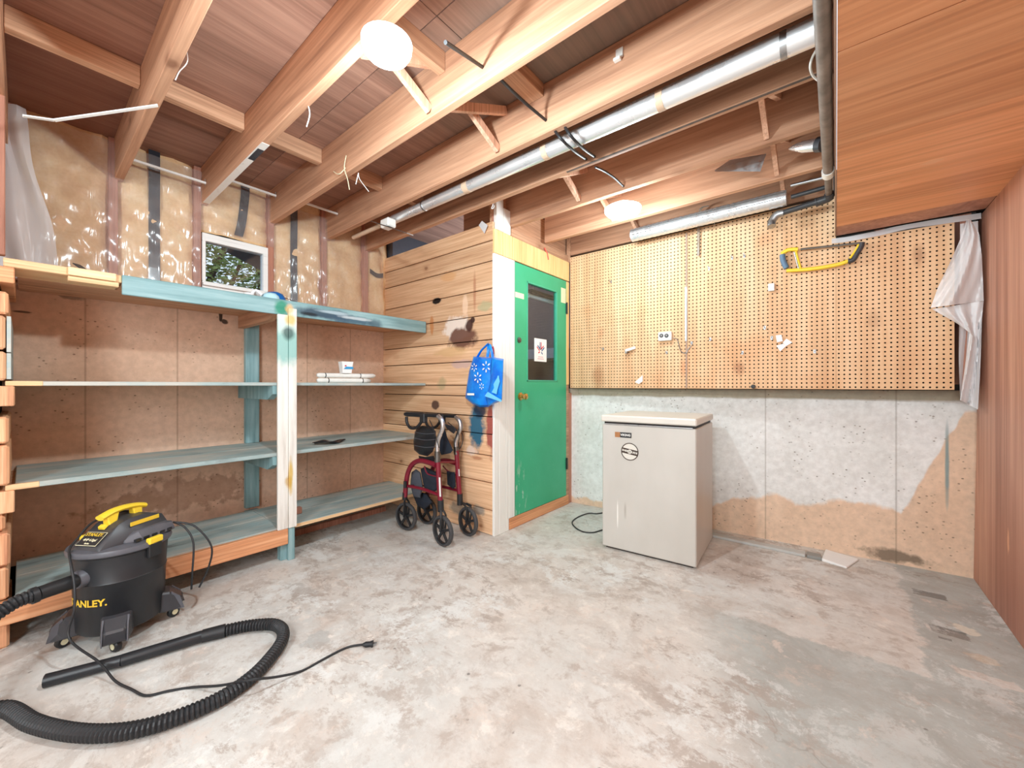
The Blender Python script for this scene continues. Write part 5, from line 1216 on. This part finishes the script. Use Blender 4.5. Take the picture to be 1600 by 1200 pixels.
# ------------------------------------------------------------------ objects on the shelves
sx = -2.72
tubes = thing('foam_tube_bundle', 'stack of white padded tubes tied with black cord on shelf', 'tubes', tuple(atx(540, 590, sx)))
def tx(px, py, X=sx): return atx(px, py, X)
za, zb = 1.087 + .0165, 1.087 + .052
def shp(zc, px0, px1, bend):
    a = tx(px0, 590); b_ = tx(px1, 590); L = b_.y - a.y
    return [Vector((sx - .02, a.y, zc)), Vector((sx, a.y + L * .35, zc)), Vector((sx + .02, a.y + L * .7, zc)), Vector((sx + .03, a.y + L * .82, zc)), Vector((sx + .03 - bend, b_.y, zc + .003))]
for zc, x0_, x1_, bd_ in ((za, 497, 580, .05), (zb, 497, 584, .02)):
    pts = spline(shp(zc, x0_, x1_, bd_), .02); r_ = [.0165] * len(pts); r_[0] = .010; r_[-1] = .010
    MB().tube(pts, r_, 14).build('tube', M['pvc'], tubes, smooth=True)
    for fr__ in (.2, .78): 
        i_ = int(fr__ * (len(pts) - 1)); MB().tube([pts[i_] - Vector((0, .003, 0)), pts[i_] + Vector((0, .003, 0))], .0175, 12).build('tie', M['black'], tubes)
cup = thing('paper_cup', 'crumpled white carton with blue band on the padded tubes', 'carton', tuple(tx(540, 565, sx + .0)))
c = tx(539.5, 572, sx + .005); zb0 = zb + .0165
def q4(z, s_, dx=0): return [Vector((c.x - .03*s_, c.y - .030*s_ + dx, z)), Vector((c.x + .03*s_, c.y - .036*s_ + dx, z)), Vector((c.x + .03*s_, c.y + .036*s_ + dx, z)), Vector((c.x - .03*s_, c.y + .03*s_ + dx, z))]
cbm = MB().loft([q4(zb0, .9), q4(zb0 + .045, 1.02), q4(zb0 + .082, 1.16)], caps=False); cbm.loft([q4(zb0, .9), q4(zb0 + .001, .9)]); cbm.build('carton_wall', M['paper'], cup, solid=.0015)
MB().add([Vector((c.x + .0345, c.y - .03, zb0 + .030)), Vector((c.x + .0345, c.y + .041, zb0 + .030)), Vector((c.x + .036, c.y + .042, zb0 + .046)), Vector((c.x + .036, c.y - .012, zb0 + .046))], [(0,1,2,3)]).build('printed_band', M['cupblue'], cup)
MB().add([Vector((c.x + .0355, c.y - .022, zb0 + .048)), Vector((c.x + .0355, c.y - .010, zb0 + .048)), Vector((c.x + .036, c.y - .010, zb0 + .056)), Vector((c.x + .036, c.y - .022, zb0 + .056))], [(0,1,2,3)]).build('printed_square', M['redink'], cup)
# black cloth on the lower shelf
g = MB(); cb0 = atx(519, 690, -2.74)
def cloth(u, v):
    ang = math.sin(u * 7) * .012 + math.sin(v * 6 + u * 4) * .006
    e = .35 + .65 * math.sin(PI * min(.98, max(.02, u))) 
    return (cb0.x - .06 + .12 * v * e + .02 * math.sin(u * 6), cb0.y - .11 + .22 * u, .664 + .012 + ang * e)
tag(g.sheet(cloth, 16, 8).build('black_glove', M['padblack'], smooth=True, solid=.004), 'black crumpled glove lying on the lower right shelf', 'glove')
# metal bracket on the top shelf
mbk = MB(); 
a = atx(120, 409, -2.68); b1 = atx(135, 418, -2.66); c1 = atx(158, 420, -2.66)
mbk.beam(Vector((-2.70, a.y, 1.625)), Vector((-2.66, b1.y, 1.5925)), .03, .004); mbk.beam(Vector((-2.66, b1.y, 1.592)), Vector((-2.65, c1.y, 1.592)), .03, .006)
tag(mbk.build('metal_bracket', M['dgrey']), 'dark bent metal bracket on the left top shelf', 'bracket')
# blue disc, pale cap and crumpled glove on the top shelf below the window
bl = thing('blue_cap', 'blue round cap with pale lining lying on the top shelf', 'cap', tuple(atx(428, 462, -2.70)))
c = Vector((-2.70, atx(428, 455, -2.70).y, 1.589))
MB().lathe([(0, .060), (.03, .056), (.055, .04), (.066, .012), (.068, 0)], Matrix.Translation(c) @ Matrix.Rotation(.15, 4, 'X'), 24).build('brim', M['bluedisc'], bl, smooth=True)
MB().lathe([(0, .040), (.03, .036), (.045, .022), (.050, 0)], Matrix.Translation(c + Vector((.045, -.035, .0))) , 20).build('crown', M['lightblue'], bl, smooth=True)
gl = MB(); gp_ = Vector((-2.66, atx(398, 455, -2.66).y, 1.60))
for k in range(5): gl.tube(spline([gp_ + Vector((0, -.02, 0)), gp_ + Vector((.01 * k - .02, .0, .012 + .004 * k)), gp_ + Vector((.012 * k - .02, .028, .004))], .01), .008, 8)
gl.ball(gp_ + Vector((0, -.03, .002)), .022, 12, 8, (1, 1.3, .5))
tag(gl.build('work_glove', M['bag_white'], smooth=True), 'white striped work glove beside the blue cap', 'glove')
tag(MB().tube(spline([Vector((-2.72, c.y + .06, 1.63)), Vector((-2.72, c.y + .12, 1.615)), Vector((-2.70, c.y + .2, 1.592))], .02), .002, 6).build('thin_wire', M['black'], smooth=True), 'thin dark wire running right from the blue cap', 'wire')
# small block of wood behind post on the bottom shelf
a = atx(464, 783, -2.80); tag(MB().box(-2.83, -2.79, a.y - .03, a.y + .03, .206, .250).build('wood_block', M['stud'], bevel=.004), 'small wood block behind the white post on bottom shelf', 'block')
# poster on the door glass
po = thing('door_sticker', 'white leaflet with red and blue pinwheel on door glass', 'sticker', (XD, 2.6, 1.4))
pa, pb = atx(835, 551, XD - .018), atx(854, 515, XD - .018); py0, py1, pz0, pz1 = pa.y, pb.y, 1.265, 1.452
MB().box(XD - .0195, XD - .018, py0, py1, pz0, pz1).build('paper', M['paper'], po)
cy, cz_ = (py0 + py1) / 2, pz0 + .085
def arm(th, L, w_, mat, off=0.0):
    d = Vector((0, math.cos(th), math.sin(th))); n_ = Vector((0, -d.z, d.y)); c0 = Vector((XD - .0172, cy, cz_)) + d * .012 + n_ * off
    MB().add([c0 - n_ * w_, c0 + d * L - n_ * w_, c0 + d * (L + w_) , c0 + d * L + n_ * w_, c0 + n_ * w_], [(0, 1, 2, 3, 4)]).build('printed_arm', M[mat], po)
arm(PI/2, .060, .005, 'blueink', .008); arm(PI/2, .060, .005, 'redink', -.008)
arm(math.radians(140), .048, .005, 'blueink', -.008); arm(math.radians(140), .048, .005, 'redink', .008)
arm(math.radians(40), .048, .005, 'redink', .008); arm(math.radians(40), .048, .005, 'blueink', -.008)
arm(math.radians(205), .022, .005, 'redink'); arm(math.radians(-40), .022, .005, 'blueink')
for z_, w_ in ((.038, .035), (.022, .045)): MB().box(XD - .0178, XD - .0172, cy - w_, cy + w_, pz0 + z_ - .003, pz0 + z_ + .003).build('printed_line', M['pinkink'], po)
# clear bag pinned on plank wall top
tb_ = MB().loft([[aty(748, 352, 2.085), aty(753, 345, 2.07), aty(762, 352, 2.07), aty(757, 365, 2.085)], [aty(748, 352, 2.094), aty(753, 345, 2.094), aty(762, 352, 2.094), aty(757, 365, 2.094)]]).build('clear_cover', M['poly']); tag(tb_, 'small clear plastic cover at top right of the plank wall', 'cover')
